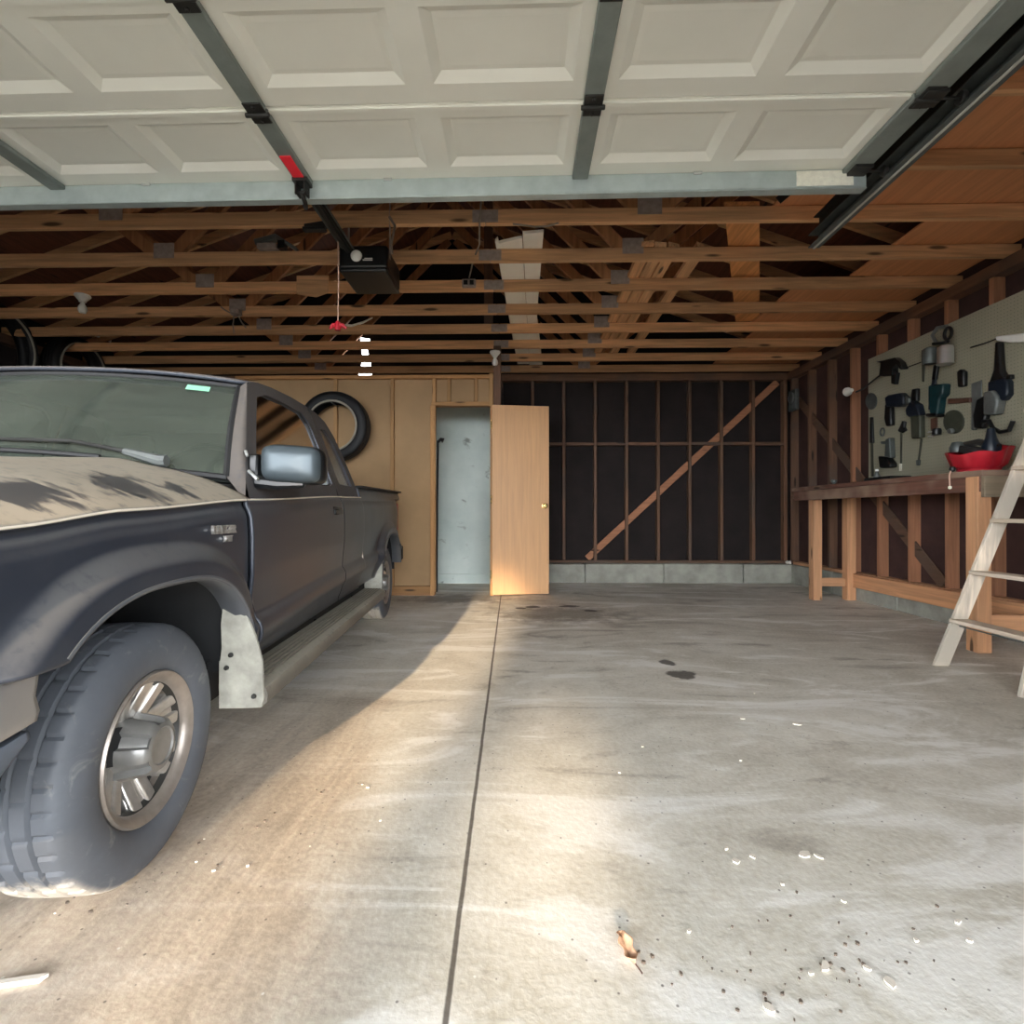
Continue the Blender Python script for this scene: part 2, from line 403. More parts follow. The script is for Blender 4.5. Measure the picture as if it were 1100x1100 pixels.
# ================================================================ SETTING
XL, XR, YB, YF = -5.2, 3.51, 6.85, -.2
ZC = 2.691
RX, RZ = -.9, 4.42          # ridge
SL = (RZ-2.80)/(3.7-RX)
def roofz(x): return RZ-abs(x-RX)*SL
fl = MB(); fl.box((XL-.2, YF-.1, -.12), (XR+.2, YB+.1, 0)); tag(fl.build('floor', 'floor', smooth=False), 'grey concrete garage floor with a long sawn joint and dusty scrape marks', 'floor', kind='structure')
dr = MB(); dr.box((-16, -24, -.14), (14, YF-.1, -.02)); M['drive'] = mat_simple('driveway', RGB(190, 184, 172), .9, var=.12, scale=2)
tag(dr.build('driveway', 'drive', smooth=False), 'concrete driveway outside the garage', 'driveway', kind='structure')

def stud_wall(o, items, part='stud'):
    for mb, m, nm in items: mb.build(nm, m, o, bevel=.003)

# back wall
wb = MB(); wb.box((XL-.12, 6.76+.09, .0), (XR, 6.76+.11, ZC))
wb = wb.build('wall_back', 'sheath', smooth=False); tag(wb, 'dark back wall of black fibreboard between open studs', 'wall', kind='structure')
for i in range(-14, 8):
    x = .54+.406*i
    if x < XL+.05: continue
    MB().box((x-.02, 6.762, .245), (x+.02, 6.848, ZC-.09)).build('stud', 'stud_z', wb, bevel=.003)
MB().box((3.36, 6.76, .245), (3.405, 6.848, ZC-.09)).build('stud', 'stud_z', wb, bevel=.003)
MB().box((XL, 6.75, ZC-.09), (XR, 6.85, ZC)).build('top_plate', 'stud_x', wb, bevel=.003)
MB().box((XL, 6.755, .245), (XR, 6.85, .28)).build('sole_plate', 'stud_x', wb, bevel=.003)
for i in range(0, 8):
    x = .54+.406*(i-1)
    MB().box((x+.021, 6.757, 1.765), (x+.385, 6.84, 1.805)).build('fire_block', 'stud_x', wb, bevel=.003)
a = P(631, 600, y=6.78); b = P(836, 410, y=6.78)
a.y = b.y = 6.80
MB().beam(a, b, .085, .018, up=(0, -1, 0)).build('diagonal_brace', 'mid_x', wb, bevel=.003)
# gable above with a torn gap that lets daylight in
g = MB(); y0, y1 = 6.86, 6.88
def zr(x): return roofz(x)+.105
gl, gr = -2.15, -2.01
g.prism([(XL-.12, y0, ZC), (gl-.04, y0, ZC), (gl, y0, 2.78), (gl+.03, y0, 2.95), (gl, y0, 3.22), (gl, y0, zr(gl)), (XL-.12, y0, zr(XL-.12))], (0, .02, 0))
g.prism([(gr+.02, y0, ZC), (XR, y0, ZC), (XR, y0, zr(XR)), (RX, y0, zr(RX)), (gr, y0, zr(gr)), (gr, y0, 3.22), (gr-.04, y0, 3.05), (gr, y0, 2.9)], (0, .02, 0))
g.prism([(gl, y0, 3.22), (gr, y0, 3.20), (gr, y0, zr(gr)), (gl, y0, zr(gl))], (0, .02, 0))
g.build('gable_sheathing', 'sheath', wb, smooth=False)
# curb
cb = MB()
for i in range(9):
    x = XL+i*1.0; cb.box((x+.003, 6.66, 0), (min(x+.997, XR-.1), 6.86, .243+.004*math.sin(i*2.1)))
tag(cb.build('baseboard_back', 'curb', bevel=.008), 'grey concrete curb along the foot of the back wall', 'curb', kind='structure')
cr = MB()
for i in range(7):
    y = -.2+i*1.0; cr.box((3.40, y+.003, 0), (3.56, min(y+.997, 6.66), .243))
tag(cr.build('baseboard_right', 'curb', bevel=.008), 'grey concrete curb along the foot of the right wall', 'curb', kind='structure')

# right wall
wr = MB(); wr.box((XR, YF, 0), (XR+.02, YB+.02, roofz(XR)+.112))
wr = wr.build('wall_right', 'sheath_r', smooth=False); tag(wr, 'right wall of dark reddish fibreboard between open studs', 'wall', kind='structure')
for i in range(16):
    y = 6.70-.405*i
    if y < 0: continue
    MB().box((3.42, y-.02, .28), (3.508, y+.02, ZC-.09)).build('stud', 'mid_z' if y < 5.6 else 'stud_z', wr, bevel=.003)
MB().box((3.41, YF, ZC-.09), (XR, YB, ZC)).build('top_plate', 'stud_y' if False else 'stud_y', wr, bevel=.003)
MB().box((3.42, YF, .243), (XR, 6.66, .28)).build('sole_plate', 'fresh_y', wr, bevel=.003)
MB().beam((3.46, 4.35, .30), (3.46, 6.7, 2.4), .1, .018, up=(-1, 0, 0)).build('diagonal_brace', 'stud_y', wr, bevel=.003)
for i in range(3):
    y = 6.70-.405*i; MB().box((3.425, y-.385, 1.07), (3.50, y-.02, 1.11)).build('fire_block', 'stud_y', wr, bevel=.003)

# left wall
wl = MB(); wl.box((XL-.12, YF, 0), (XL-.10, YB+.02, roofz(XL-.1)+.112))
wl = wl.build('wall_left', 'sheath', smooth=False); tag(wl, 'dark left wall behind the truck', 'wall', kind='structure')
for i in range(17):
    y = .1+.406*i; MB().box((XL-.10, y-.02, .0), (XL-.012, y+.02, ZC-.09)).build('stud', 'stud_z', wl, bevel=.003)
MB().box((XL-.1, YF, ZC-.09), (XL, YB, ZC)).build('top_plate', 'stud_y', wl, bevel=.003)

# front wall with the wide opening
OX0, OX1, OZ = -3.62, 1.52, 2.22
wf = MB(); wf.box((XL-.12, YF-.12, 0), (OX0, YF, ZC)); wf.box((OX1, YF-.12, 0), (XR+.02, YF, ZC)); wf.box((OX0, YF-.12, OZ), (OX1, YF, ZC))
wf.prism([(XL, YF-.12, ZC), (XR, YF-.12, ZC), (XR, YF-.12, zr(XR)), (RX, YF-.12, zr(RX)), (XL, YF-.12, zr(XL))], (0, .12, 0))
tag(wf.build('wall_front', 'sheath_r', smooth=False), 'front wall around the garage opening', 'wall', kind='structure')

# roof
ce = MB()
for sx in (-1, 1):
    xe = RX+sx*5.1
    ce.prism([(RX, -.7, RZ+.10), (xe, -.7, RZ-5.1*SL+.10), (xe, -.7, RZ-5.1*SL+.14), (RX, -.7, RZ+.14)], (0, 7.9, 0))
tag(ce.build('ceiling', 'deck', smooth=False), 'brown underside of the pitched roof boards', 'ceiling', kind='structure')

# ---------------------------------------------------------------- closet partition
PY = 5.60; PX0, PX1 = -3.12, -.25; PZ = 2.38
wi = MB(); wi.box((PX0, PY+.04, .05), (-.98, PY+.055, PZ-.04)); wi.box((-.98, PY+.04, 2.09), (-.33, PY+.055, PZ-.04))
wi = wi.build('wall_inner', 'tan', smooth=False); tag(wi, 'tan fibreboard closet partition behind the truck', 'wall', kind='structure')
for px in (257, 360, 421, 466):
    x = P(px, 500, y=PY).x; MB().box((x-.02, PY, .04), (x+.02, PY+.038, PZ-.04)).build('stud', 'tan_stud', wi, bevel=.003)
for px in (482, 511):
    x = P(px, 420, y=PY).x; MB().box((x-.018, PY, 2.09), (x+.018, PY+.038, PZ-.04)).build('cripple_stud', 'tan_stud', wi, bevel=.003)
MB().box((-.355, PY-.005, 2.04), (-.315, PY+.09, PZ+.02)).build('stud', 'tan_stud', wi, bevel=.003)
MB().box((-.31, PY+.0, .0), (-.23, PY+.09, ZC)).build('corner_post', 'stud_z', wi, bevel=.003)
MB().box((PX0, PY-.004, PZ-.04), (-.31, PY+.09, PZ)).build('top_plate', 'tan_stud_x', wi, bevel=.003)
MB().box((-.98, PY-.004, 2.045), (-.33, PY+.09, 2.088)).build('header', 'tan_stud_x', wi, bevel=.003)
MB().box((PX0, PY-.01, .0), (-.99, PY+.06, .10)).build('sole_plate', 'tan_stud_x', wi, bevel=.003)
ti = MB(); ti.box((-.99, PY-.012, 0), (-.945, PY+.10, 2.045)); ti.box((-.345, PY+.0, 0), (-.315, PY+.10, 2.045))
tag(ti.build('trim_1', 'tan_stud', bevel=.003), 'tan wooden jambs of the closet doorway', 'door jamb', kind='structure')
ws = MB(); ws.box((-.262, PY+.09, 0), (-.24, 6.66, PZ)); ws.box((PX0, PY+.06, 0), (PX0+.02, 6.66, PZ))
tag(ws.build('wall_closet_side', 'sheath', smooth=False), 'dark side walls of the closet', 'wall', kind='structure')
wc = MB(); wc.box((-1.9, 6.60, 0), (-.27, 6.64, 2.25))
tag(wc.build('wall_closet', 'plaster', smooth=False), 'stained white wall seen through the closet doorway', 'wall', kind='structure')
bc = MB(); bc.box((-1.9, 6.575, .0), (-.27, 6.60, .12))
tag(bc.build('baseboard_closet', 'plaster', bevel=.004), 'white baseboard at the back of the closet', 'baseboard', kind='structure')
# door slab, swung right open
dw = .62
d1 = bpy.data.objects.new('door_1', None); COL.objects.link(d1); d1.location = (-.325, PY-.03, .015); d1.rotation_euler = (math.radians(-.0), 0, math.radians(9))
tag(d1, 'plain tan slab door swung fully open beside the closet doorway', 'door', kind='structure')
MB().box((0, -.018, 0), (dw, .018, 2.03)).build('door_leaf', 'doorwood', d1, bevel=.003)
kb = MB(); kb.lathe([(.028, 0), (.03, .006), (.012, .01), (.012, .03), (.024, .038), (.028, .052), (.02, .064), (.0, .066)], (0, 0, 0), 'y', 20)
k1 = MB().join(kb, lambda p: Vector((dw-.05+p.x, -.018-p.y, .95+p.z))).build('door_knob', 'brass', d1)
MB().join(kb, lambda p: Vector((dw-.05+p.x, .018+p.y, .95+p.z))).build('door_knob', 'brass', d1)
for z in (.22, 1.02, 1.82): MB().tube([(-.008, -.012, z-.045), (-.008, -.012, z+.045)], .009, 8).build('hinge', 'brass', d1)

# ---------------------------------------------------------------- roof trusses
ty = [1.79+.489*i for i in range(11)]
G1, G2 = .79, -2.6
def make_truss():
    r = thing('roof_truss', 'x', 'roof truss', (0, ty[0], ZC))
    h = .089; t = .019
    MB().box((XL-.1, -t, 0), (-.232, t, h)).build('bottom_chord', 'truss_x', r, bevel=.003)
    MB().box((-.228, -t, 0), (3.58, t, h)).build('bottom_chord', 'truss_x', r, bevel=.003)
    for sx in (-1, 1):
        MB().beam((RX+sx*4.85, 0, RZ-ZC-4.85*SL+.045), (RX+sx*.01, 0, RZ-ZC+.045), .038, .089).build('top_chord', 'truss_x', r, bevel=.003)
    for gx in (G1, G2):
        s = 1 if gx > RX else -1
        MB().beam((gx-.04*s, .0, .06), (RX+.04*s, 0, RZ-ZC-.03), .036, .089).build('web', 'web', r, bevel=.003)
        x2 = gx+s*.95
        MB().beam((gx+.04*s, .0, .06), (x2, 0, roofz(x2)-ZC), .036, .089).build('web', 'web', r, bevel=.003)
        MB().box((gx-.075, -t-.003, .045), (gx+.075, t+.003, .155)).build('gusset_plate', 'gusset', r)
    MB().box((-.31, -t-.003, .006), (-.15, t+.003, .082)).build('gusset_plate', 'gusset', r)
    return r
tr0 = make_truss()
ords = ['roof truss directly over the raised garage door, seen only at right', 'roof truss over the inner end of the garage door, seen right of the track',
 'roof truss just behind the garage door strut, above the track end', 'nearest fully seen roof truss, just beyond the garage door', 'second roof truss beyond the garage door, level with the opener motor',
 'third roof truss beyond the garage door, carrying the metal outlet box', 'fourth roof truss beyond the garage door, one behind the outlet box', 'fifth roof truss beyond the garage door, over the red pull handle',
 'sixth roof truss, just behind the closet partition top', 'second to last roof truss before the back wall', 'last roof truss, close against the back wall']
tr0['label'] = ords[0]; tr0['group'] = 'roof trusses'
trs = [tr0]
for i in range(1, 11): trs.append(dup(tr0, (0, ty[i], ZC), ords[i], 'roof trusses'))
ZT = ZC+.092
# things stored on the chords
def sheet(x0, x1, y0, y1, label, z=ZT, m='ply', t=.012, name='plywood_sheet', cat='plywood'):
    return tag(MB().box((x0, y0, z), (x1, y1, z+t)).build(name, m, bevel=.002), label, cat, 'plywood sheets on the truss chords')
sheet(1.55, 3.46, 1.75, 3.33, 'orange plywood sheet above the garage door track, nearest the opening')
sheet(2.62, 3.46, 3.36, 4.22, 'small plywood sheet on the chords behind the end of the track')
sheet(2.28, 3.46, 4.25, 5.43, 'plywood sheet on the right hand chords, in front of the last sheet')
sheet(2.42, 3.46, 5.45, 6.66, 'rearmost plywood sheet on the chords by the back right corner')
def pl(corners, z, t, name, m, label, cat, group=None):
    return tag(MB().prism([(x, y, z) for x, y in corners], (0, 0, t)).build(name, m, bevel=.003), label, cat, group)
pl([(1.25, 3.25), (1.47, 3.25), (2.36, 5.22), (2.13, 5.24)], ZT+.014, .02, 'plank', 'plank', 'wide orange plank lying aslant across the truss chords', 'plank')
for i, (x0, x1, e, lb) in enumerate(((.85, .935, 6.2, 'leftmost of three narrow boards side by side on the chords'), (.945, 1.03, 6.0, 'middle of three narrow boards side by side on the chords'),
        (1.04, 1.13, 6.3, 'rightmost of three narrow boards side by side on the chords'), (1.24, 1.335, 6.2, 'single narrow board right of the three boards on the chords'))):
    pl([(x0, 3.72), (x1, 3.70+.03*i), (x1, e), (x0, e)], ZT, .036, 'board', 'truss_y', lb, 'board', 'narrow boards on the chords')
def foam(pts, z, label): 
    return tag(MB().prism([(x, y, z) for x, y in pts], (0, 0, .022)).build('foam_board', 'foam', bevel=.002), label, 'foam board', 'white boards on the chords')
foam([(-.19, 3.64), (-.17, 3.60), (-.165, 3.66), (-.02, 3.60), (-.0, 3.60), (.09, 6.62), (-.06, 6.62)], ZT, 'left white foam board with a ragged end lying over the chords')
foam([(.003, 3.54), (.145, 3.52), (.14, 5.0), (.26, 6.66), (.093, 6.66)], ZT, 'right white foam board lying over the chords')
pb = thing('post', 'upright brown post standing in the roof behind the foam board', 'post', (-.34, 5.25, ZC+.1))
MB().box((-.045, -.02, 0), (.045, .02, 1.35)).build('timber', 'stud_z', pb, bevel=.003)

# ================================================================ GARAGE DOOR
DZ = 2.44; DX0, DX1 = -3.60, 1.54
gd = thing('garage_door', 'raised white panelled overhead garage door seen from below', 'garage door', (0, 0, DZ)); gd.rotation_euler = (0, math.radians(-.45), 0)
gd.location = (0, 0, DZ-.008)
SECT = .447; YE = 2.40
stx = [-3.45, -2.17, -1.005, .265, 1.50]
for k in range(5):
    y1 = YE-k*SECT; y0 = y1-SECT
    m = MB()
    xs = [DX0]; 
    for i in range(4):
        a, b = stx[i]+.05, stx[i+1]-.05; mid = (a+b)/2
        xs += [a+.03, mid-.05, mid+.05, b-.03]
    xs.append(DX1)
    cells = [(xs[1+4*i], xs[2+4*i]) for i in range(4)]+[(xs[3+4*i], xs[4+4*i]) for i in range(4)]
    cells.sort()
    ya, yb = y0+.075, y1-.085
    # underside frame (z=0) with recessed panels (z=+.022)
    edges = [DX0]+[e for c in cells for e in c]+[DX1]
    m.q([(DX0, y0+.002, 0), (DX1, y0+.002, 0), (DX1, ya, 0), (DX0, ya, 0)])
    m.q([(DX0, yb, 0), (DX1, yb, 0), (DX1, y1-.002, 0), (DX0, y1-.002, 0)])
    for i in range(0, len(edges), 2): m.q([(edges[i], ya, 0), (edges[i+1], ya, 0), (edges[i+1], yb, 0), (edges[i], yb, 0)])
    for a, b in cells:
        o = [(a, ya), (b, ya), (b, yb), (a, yb)]; w = .035; hh = .02
        i1 = [(a+w, ya+w), (b-w, ya+w), (b-w, yb-w), (a+w, yb-w)]
        i2 = [(a+w+.02, ya+w+.02), (b-w-.02, ya+w+.02), (b-w-.02, yb-w-.02), (a+w+.02, yb-w-.02)]
        for L0, L1, z0, z1 in ((o, i1, 0, hh), (i1, i2, hh, hh-.002)):
            for j in range(4):
                j2 = (j+1) % 4; m.q([(*L0[j], z0), (*L0[j2], z0), (*L1[j2], z1), (*L1[j], z1)])
        m.q([(*p, hh-.002) for p in i2])
    # rolled edges + top skin
    m.q([(DX0, y0+.002, 0), (DX1, y0+.002, 0), (DX1, y0+.002, .042), (DX0, y0+.002, .042)])
    m.q([(DX0, y1-.002, 0), (DX1, y1-.002, 0), (DX1, y1-.002, .042), (DX0, y1-.002, .042)])
    m.q([(DX0, y0+.002, .042), (DX1, y0+.002, .042), (DX1, y1-.002, .042), (DX0, y1-.002, .042)])
    m.q([(DX0, y0+.002, 0), (DX0, y1-.002, 0), (DX0, y1-.002, .042), (DX0, y0+.002, .042)])
    m.q([(DX1, y0+.002, 0), (DX1, y1-.002, 0), (DX1, y1-.002, .042), (DX1, y0+.002, .042)])
    m.box((DX0, y0+.012, -.008), (DX1, y0+.03, .001))
    m.build('door_section', 'garage', gd, smooth=False)
    for i, x in enumerate(stx):
        w = .036 if i != 4 else .05
        MB().box((x-w, y0+.004, -.022), (x+w, y1-.004, .0)).build('stile', 'stile_grey', gd, bevel=.004)
        if k < 3:
            hg = MB(); hg.box((x-.035, y0-.05, -.028), (x+.035, y0+.05, -.021)); hg.tube([(x-.045, y0, -.032), (x+.045, y0, -.032)], .009, 8)
            for sy in (-.035, .035): hg.lathe([(.008, 0), (.008, -.008), (0, -.009)], (x, y0+sy, -.027), 'z', 8)
            hg.build('hinge', 'steel_black', gd, bevel=.002)
# strut along the far edge
st = MB(); st.prism([(DX0, YE-.012, .0), (DX0, YE-.012, -.082), (DX0, YE+.02, -.082), (DX0, YE+.02, .0)], (DX1-DX0+.02, 0, 0))
st.prism([(DX0, YE-.016, -.090), (DX0, YE-.016, -.082), (DX0, YE+.03, -.082), (DX0, YE+.03, -.090)], (DX1-DX0+.02, 0, 0))
st.build('strut', 'galv', gd, bevel=.003)
for x in (-2.9, -2.6, -1.75, -.62, .28, .8): MB().box((x-.02, YE-.020, -.012), (x+.02, YE-.011, -.0)).build('strut_clip', 'chrome', gd, bevel=.002)
MB().box((1.245, YE-.0145, -.074), (1.50, YE-.0125, -.006)).build('paper_label', 'paper', gd)
MB().box((-1.032, 2.19, -.0275), (-.985, 2.325, -.0225)).build('warning_tag', 'redtag', gd)
br = MB(); br.box((-1.04, 2.325, -.04), (-.97, 2.388, -.022)); br.box((-1.03, 2.33, -.09), (-1.022, 2.385, -.03)); br.box((-.99, 2.33, -.09), (-.982, 2.385, -.03)); br.tube([(-1.04, 2.36, -.075), (-.975, 2.36, -.075)], .008, 8)
br.build('arm_bracket', 'steel_black', gd, bevel=.002)
for x in (1.50,):
    for y in (2.36, 1.95, 1.51):
        rb = MB(); rb.box((x-.03, y-.04, -.035), (x+.05, y+.04, -.02)); rb.tube([(x+.02, y, -.03), (x+.13, y, -.03)], .006, 8); rb.lathe([(.022, 0), (.024, .01), (.022, .02)], (x+.11, y, -.03), 'x', 16)
        rb.build('roller_bracket', 'steel_black', gd, bevel=.002)
# right track with hanger
tk = thing('door_track', 'dark steel garage door track running back along the right end of the door', 'door track', (1.62, 0, 2.42))
c = MB(); c.prism([(-.0, .0, -.035), (.062, .0, -.035), (.062, .0, .04), (0, 0, .04), (0, 0, .034), (.056, 0, .034), (.056, 0, -.029), (0, 0, -.029)], (0, 2.98, 0)); c.build('channel', 'steel_dark', tk)
c = MB(); c.box((.062, .3, .0), (.067, 2.98, .14)); c.box((.03, .3, .136), (.067, 2.98, .142)); c.build('angle_iron', 'steel_black', tk)
c = MB(); c.tube([(.03, 0, -.037), (.03, 2.98, -.037)], .006, 8); c.build('track_edge', 'track_edge', tk)
c = MB(); c.box((.068, 2.72, .0), (.073, 2.80, .40)); c.build('hanger_strap', 'steel_black', tk)
c = MB(); c.beam((.07, 2.75, .39), (-.28, 2.75, .10), .005, .04); c.build('sway_brace', 'steel_black', tk)

# ================================================================ OPENER
op = thing('garage_door_opener', 'black garage door opener motor hanging below the trusses', 'garage door opener', (-.985, 3.20, 2.38))
MB().box((-.152, .0, .02), (.152, .34, .165)).build('motor_housing', 'black', op, bevel=.018, seg=3)
MB().prism([(-.148, .0, 0.0), (.148, .0, 0.0), (.148, .345, .0), (-.148, .345, .0)], (0, 0, .028)).build('light_cover', 'black', op, bevel=.01, seg=2)
ln = MB(); ln.lathe([(.036, .004), (.034, -.008), (.024, -.016), (.008, -.021), (0, -.021)], (-.04, -.0, .095), 'y', 24); ln.build('lamp_lens', 'white', op)
lb = MB(); lb.box((.0, -.004, .066), (.06, -.0005, .072)); lb.box((.01, -.004, .077), (.06, -.0005, .081)); lb.build('label_strip', 'white', op)
rl = MB(); rl.box((-.115, -2.9, .125), (-.07, .05, .155)); rl.box((-.105, -2.9, .115), (-.08, .05, .126)); rl.build('rail', 'steel_black', op, bevel=.003)
ch = MB(); ch.tube([(-.128, -2.9, .14), (-.128, 0, .14)], .005, 6); ch.tube([(-.058, -2.9, .14), (-.058, 0, .14)], .005, 6); ch.build('chain', 'steel_dark', op)
am = MB(); am.tube([(-.09, -.60, .12), (-.07, -.70, .0), (-.04, -.755, -.05), (-.025, -.80, -.05), (-.022, -.845, -.035)], .011, 8); am.build('door_arm', 'steel_black', op, bevel=.002)
tw = MB(); tw.box((-.135, -.66, .095), (-.05, -.56, .16)); tw.build('trolley', 'steel_black', op, bevel=.006)
tw = MB(); tw.beam((-.09, -.24, .165), (-.26, -.24, .14), .03, .035); tw.box((-.27, -.26, .12), (-.14, -.22, .14)); tw.build('rail_bracket', 'steel_black', op, bevel=.003)
for sx, yy in ((.155, .05), (-.155, .2)): MB().beam((sx, yy, .10), (sx, yy, .48), .003, .03, up=(0,1,0)).build('motor_strap', 'gusset', op)
pc = thing('release_cord', 'thin pale cord with a red handle hanging beside the opener motor', 'pull cord', (-1.105, 3.1, 1.97))
MB().tube([(0, 0, .05), (.004, 0, .3), (.0, 0, .56)], .0035, 6).build('cord', 'cord', pc)
hd = MB(); hd.tube([(-.05, 0, .02), (-.03, 0, .04), (.03, 0, .04), (.05, 0, .02)], [.008, .014, .014, .008], 10); hd.lathe([(.018, 0), (.02, .03), (.01, .055), (.0, .056)], (0, 0, .01), 'z', 12); hd.build('handle', 'red', pc)

# small electrical and odds on the trusses
def lampholder(loc, label):
    t = thing('lamp_holder', label, 'lamp holder', loc, 0, 'porcelain lamp holders')
    m = MB(); m.lathe([(.0, 0), (.055, 0), (.058, -.012), (.045, -.03), (.028, -.05), (.026, -.06), (0, -.06)], (0, 0, 0), 'z', 20); m.build('base', 'white', t)
    m = MB(); m.lathe([(.014, -.058), (.016, -.075), (.03, -.10), (.033, -.125), (.024, -.148), (0, -.156)], (0, 0, 0), 'z', 20); m.build('bulb', M['white'], t)
    return t
lp = P(88, 320, y=ty[5]); lampholder((lp.x, ty[5], ZC), 'white porcelain lamp holder with a bulb over the truck at left')
lampholder((-.29, 5.543, 2.61), 'white porcelain lamp holder with a bulb fixed near the top of the closet corner post')
jb = thing('outlet_box', 'metal outlet box with two dark sockets on the third truss', 'outlet box', (-.43, ty[5]-.019, 2.74))
MB().box((-.055, -.04, -.03), (.055, 0, .03)).build('box', 'gusset', jb, bevel=.004)
m = MB(); m.box((-.04, -.046, -.018), (-.008, -.041, .018)); m.box((.008, -.046, -.018), (.04, -.041, .018)); m.build('socket', 'black', jb)
cbm = MB(); cbm.tube([P(519, 205, y=3.25)+Vector((0,0,.15)), P(515, 243, y=3.22), P(515, 262, y=3.5), P(508, 280, y=3.9), P(504, 298, y=4.19)], .006, 6)
tag(cbm.build('power_cable', 'cable'), 'grey cable running down past the first truss splice to the outlet box', 'cable')
cbm = MB(); cbm.tube([P(418, 232, y=3.235), P(424, 242, y=3.235), P(420, 262, y=3.16), P(421, 272, y=3.14)], .008, 6)
tag(cbm.build('hanging_wire', 'cable'), 'short pale wire hanging from the first truss right of the opener', 'wire')
cbm = MB(); cbm.tube([P(551, 240, y=3.235), P(575, 243, y=3.23), P(590, 242, y=3.23), P(600, 239, y=3.235)], .006, 6)
tag(cbm.build('loose_cable', 'cable'), 'loose pale cable looping under the first truss by the foam boards', 'cable')
jk = thing('junction_box', 'pale junction box with dangling wires under the trusses over the truck', 'junction box', (P(252, 326, y=4.66).x, 4.68, 2.70))
m = MB(); m.lathe([(0, .03), (.05, .03), (.05, -.01), (.03, -.02), (0, -.02)], (0, 0, 0), 'z', 10); m.build('box', 'gusset', jk)
m = MB(); m.tube([(.02, 0, -.02), (.05, 0, -.08), (.09, .0, -.13)], .006, 6); m.tube([(-.02, 0, -.02), (-.03, 0, -.1), (-.02, .0, -.18)], .006, 6); m.tube([(-.04, 0, .0), (-.1, 0, .03), (-.14, .0, .06)], .006, 6); m.build('wire', 'cable', jk)
bk = thing('metal_bracket', 'grey metal bracket resting on the second truss left of the opener', 'bracket', (P(295, 268, y=3.72).x, 3.72, ZT))
m = MB(); m.beam((-.14, 0, .05), (.02, 0, .09), .05, .04); m.beam((.02, 0, .09), (.16, 0, .0), .05, .02); m.build('bar', 'greym', bk, bevel=.003)
m = MB(); m.box((-.12, -.03, 0), (.02, .03, .04)); m.build('foot_block', 'gusset', bk, bevel=.003)
m = MB(); m.box((.03, -.03, 0), (.08, .03, .06)); m.build('clamp', 'black', bk, bevel=.003)
wd = MB(); wd.prism([(P(318, 290, y=4.2).x, 4.20, ZC-.02), (P(318, 290, y=4.2).x+.16, 4.20, ZC-.045), (P(318, 290, y=4.2).x+.26, 4.20, ZC-.01), (P(318, 290, y=4.2).x+.26, 4.20, ZC+.13), (P(318, 290, y=4.2).x, 4.20, ZC+.13)], (0, .018, 0))
tag(wd.build('scrap_board', 'truss_x', bevel=.003), 'short rounded board nailed to the third truss left of the opener', 'board')
wp = MB(); wp.tube([P(366, 349, y=5.2), P(378, 350, y=5.2), P(390, 346, y=5.2), P(400, 341, y=5.2)], [.012, .016, .012, .006], 6)
tag(wp.build('white_strip', 'paper'), 'curled white strip under the trusses just behind the red pull handle', 'strip')
wk = MB(); wk.tube([P(82, 353, x=-5.1), P(92, 357, x=-5.1), P(103, 360, x=-5.1), P(118, 366, x=-5.1)], .018, 6)  # thin white tube drawn for a pale diagonal mark
tag(wk.build('white_streak', 'white'), 'crooked white streak high on the dark left wall between two tyres', 'stick')

# ---------------------------------------------------------------- hanging tyres
def tire_mesh(m, R, rb, W, n=96, tread=True, axis='x'):
    # profile (radius, across) outer face at 0, inner at -W
    pr = [(rb, -.03), (rb+.008, -.014), (rb+.02, -.005), (rb+.036, .0), (rb+(R-rb)*.5, .004), (R-.045, .0), (R-.03, -.005), (R-.017, -.012), (R-.007, -.022)]
    half = len(pr)
    na = 26
    tr_ = []
    for i in range(na+1): tr_.append((R, -.03-(W-.06)*i/na))
    full = pr+tr_+[(r, -W-a) for r, a in reversed(pr)]
    def fn(u, v):
        i = min(len(full)-1, int(round(v*(len(full)-1)))); r, a = full[i]; t = 2*PI*u
        if tread and half <= i < half+na+1:
            j = i-half; k = int(round(u*n))
            cr_ = 1-.0006*(j-na/2)**2*.1
            r = r*cr_
            if j in (6, 13, 20): r -= .008
            else:
                rib = j//7
                if rib in (0, 3):
                    if (k+rib) % 6 == 0: r -= .005
                elif (k+rib*3) % 10 == 0: r -= .004
        if tread and i in (half-1, half-2, half+na+1, half+na+2):
            k = int(round(u*n))
            if k % 8 == 0: r -= .0015
        return (a, r*math.cos(t), r*math.sin(t))
    m.grid(fn, n, len(full)-1, wrapu=True)
    return m
def hung_tire(loc, rz, R, rb, label):
    t = thing('old_tyre', label, 'tyre', loc, rz, 'tyres hung on the walls')
    tire_mesh(MB(), R, rb, .19, 72).build('casing', 'tire_old', t)
    m = MB(); 
    def fn(u, v):
        a = 2*PI*u; b = 2*PI*v; r = rb+.014+.011*math.cos(b); return (.004+.010*math.sin(b), r*math.cos(a), r*math.sin(a))
    m.grid(fn, 60, 8, wrapu=True); m.build('bead_ring', 'ringline', t)
    nl = MB(); nl.tube([(-.21, 0, rb-.006), (.0, 0, rb-.01), (.0, 0, rb+.012)], .006, 6); nl.build('hook', 'steel_dark', t)
    return t
hung_tire(P(356, 457, y=5.38), -PI/2, .368, .245, 'black tyre with a grey rim ring hung on the tan partition behind the cab')
a = P(0, 371, x=-4.98); hung_tire((-4.98, a.y, a.z), 0, .42, .335, 'large dark tyre hung on the left wall, nearer the opening')
a = P(90, 398, x=-4.98); hung_tire((-4.98, a.y, a.z), 0, .37, .285, 'dark tyre hung on the left wall, farther back')
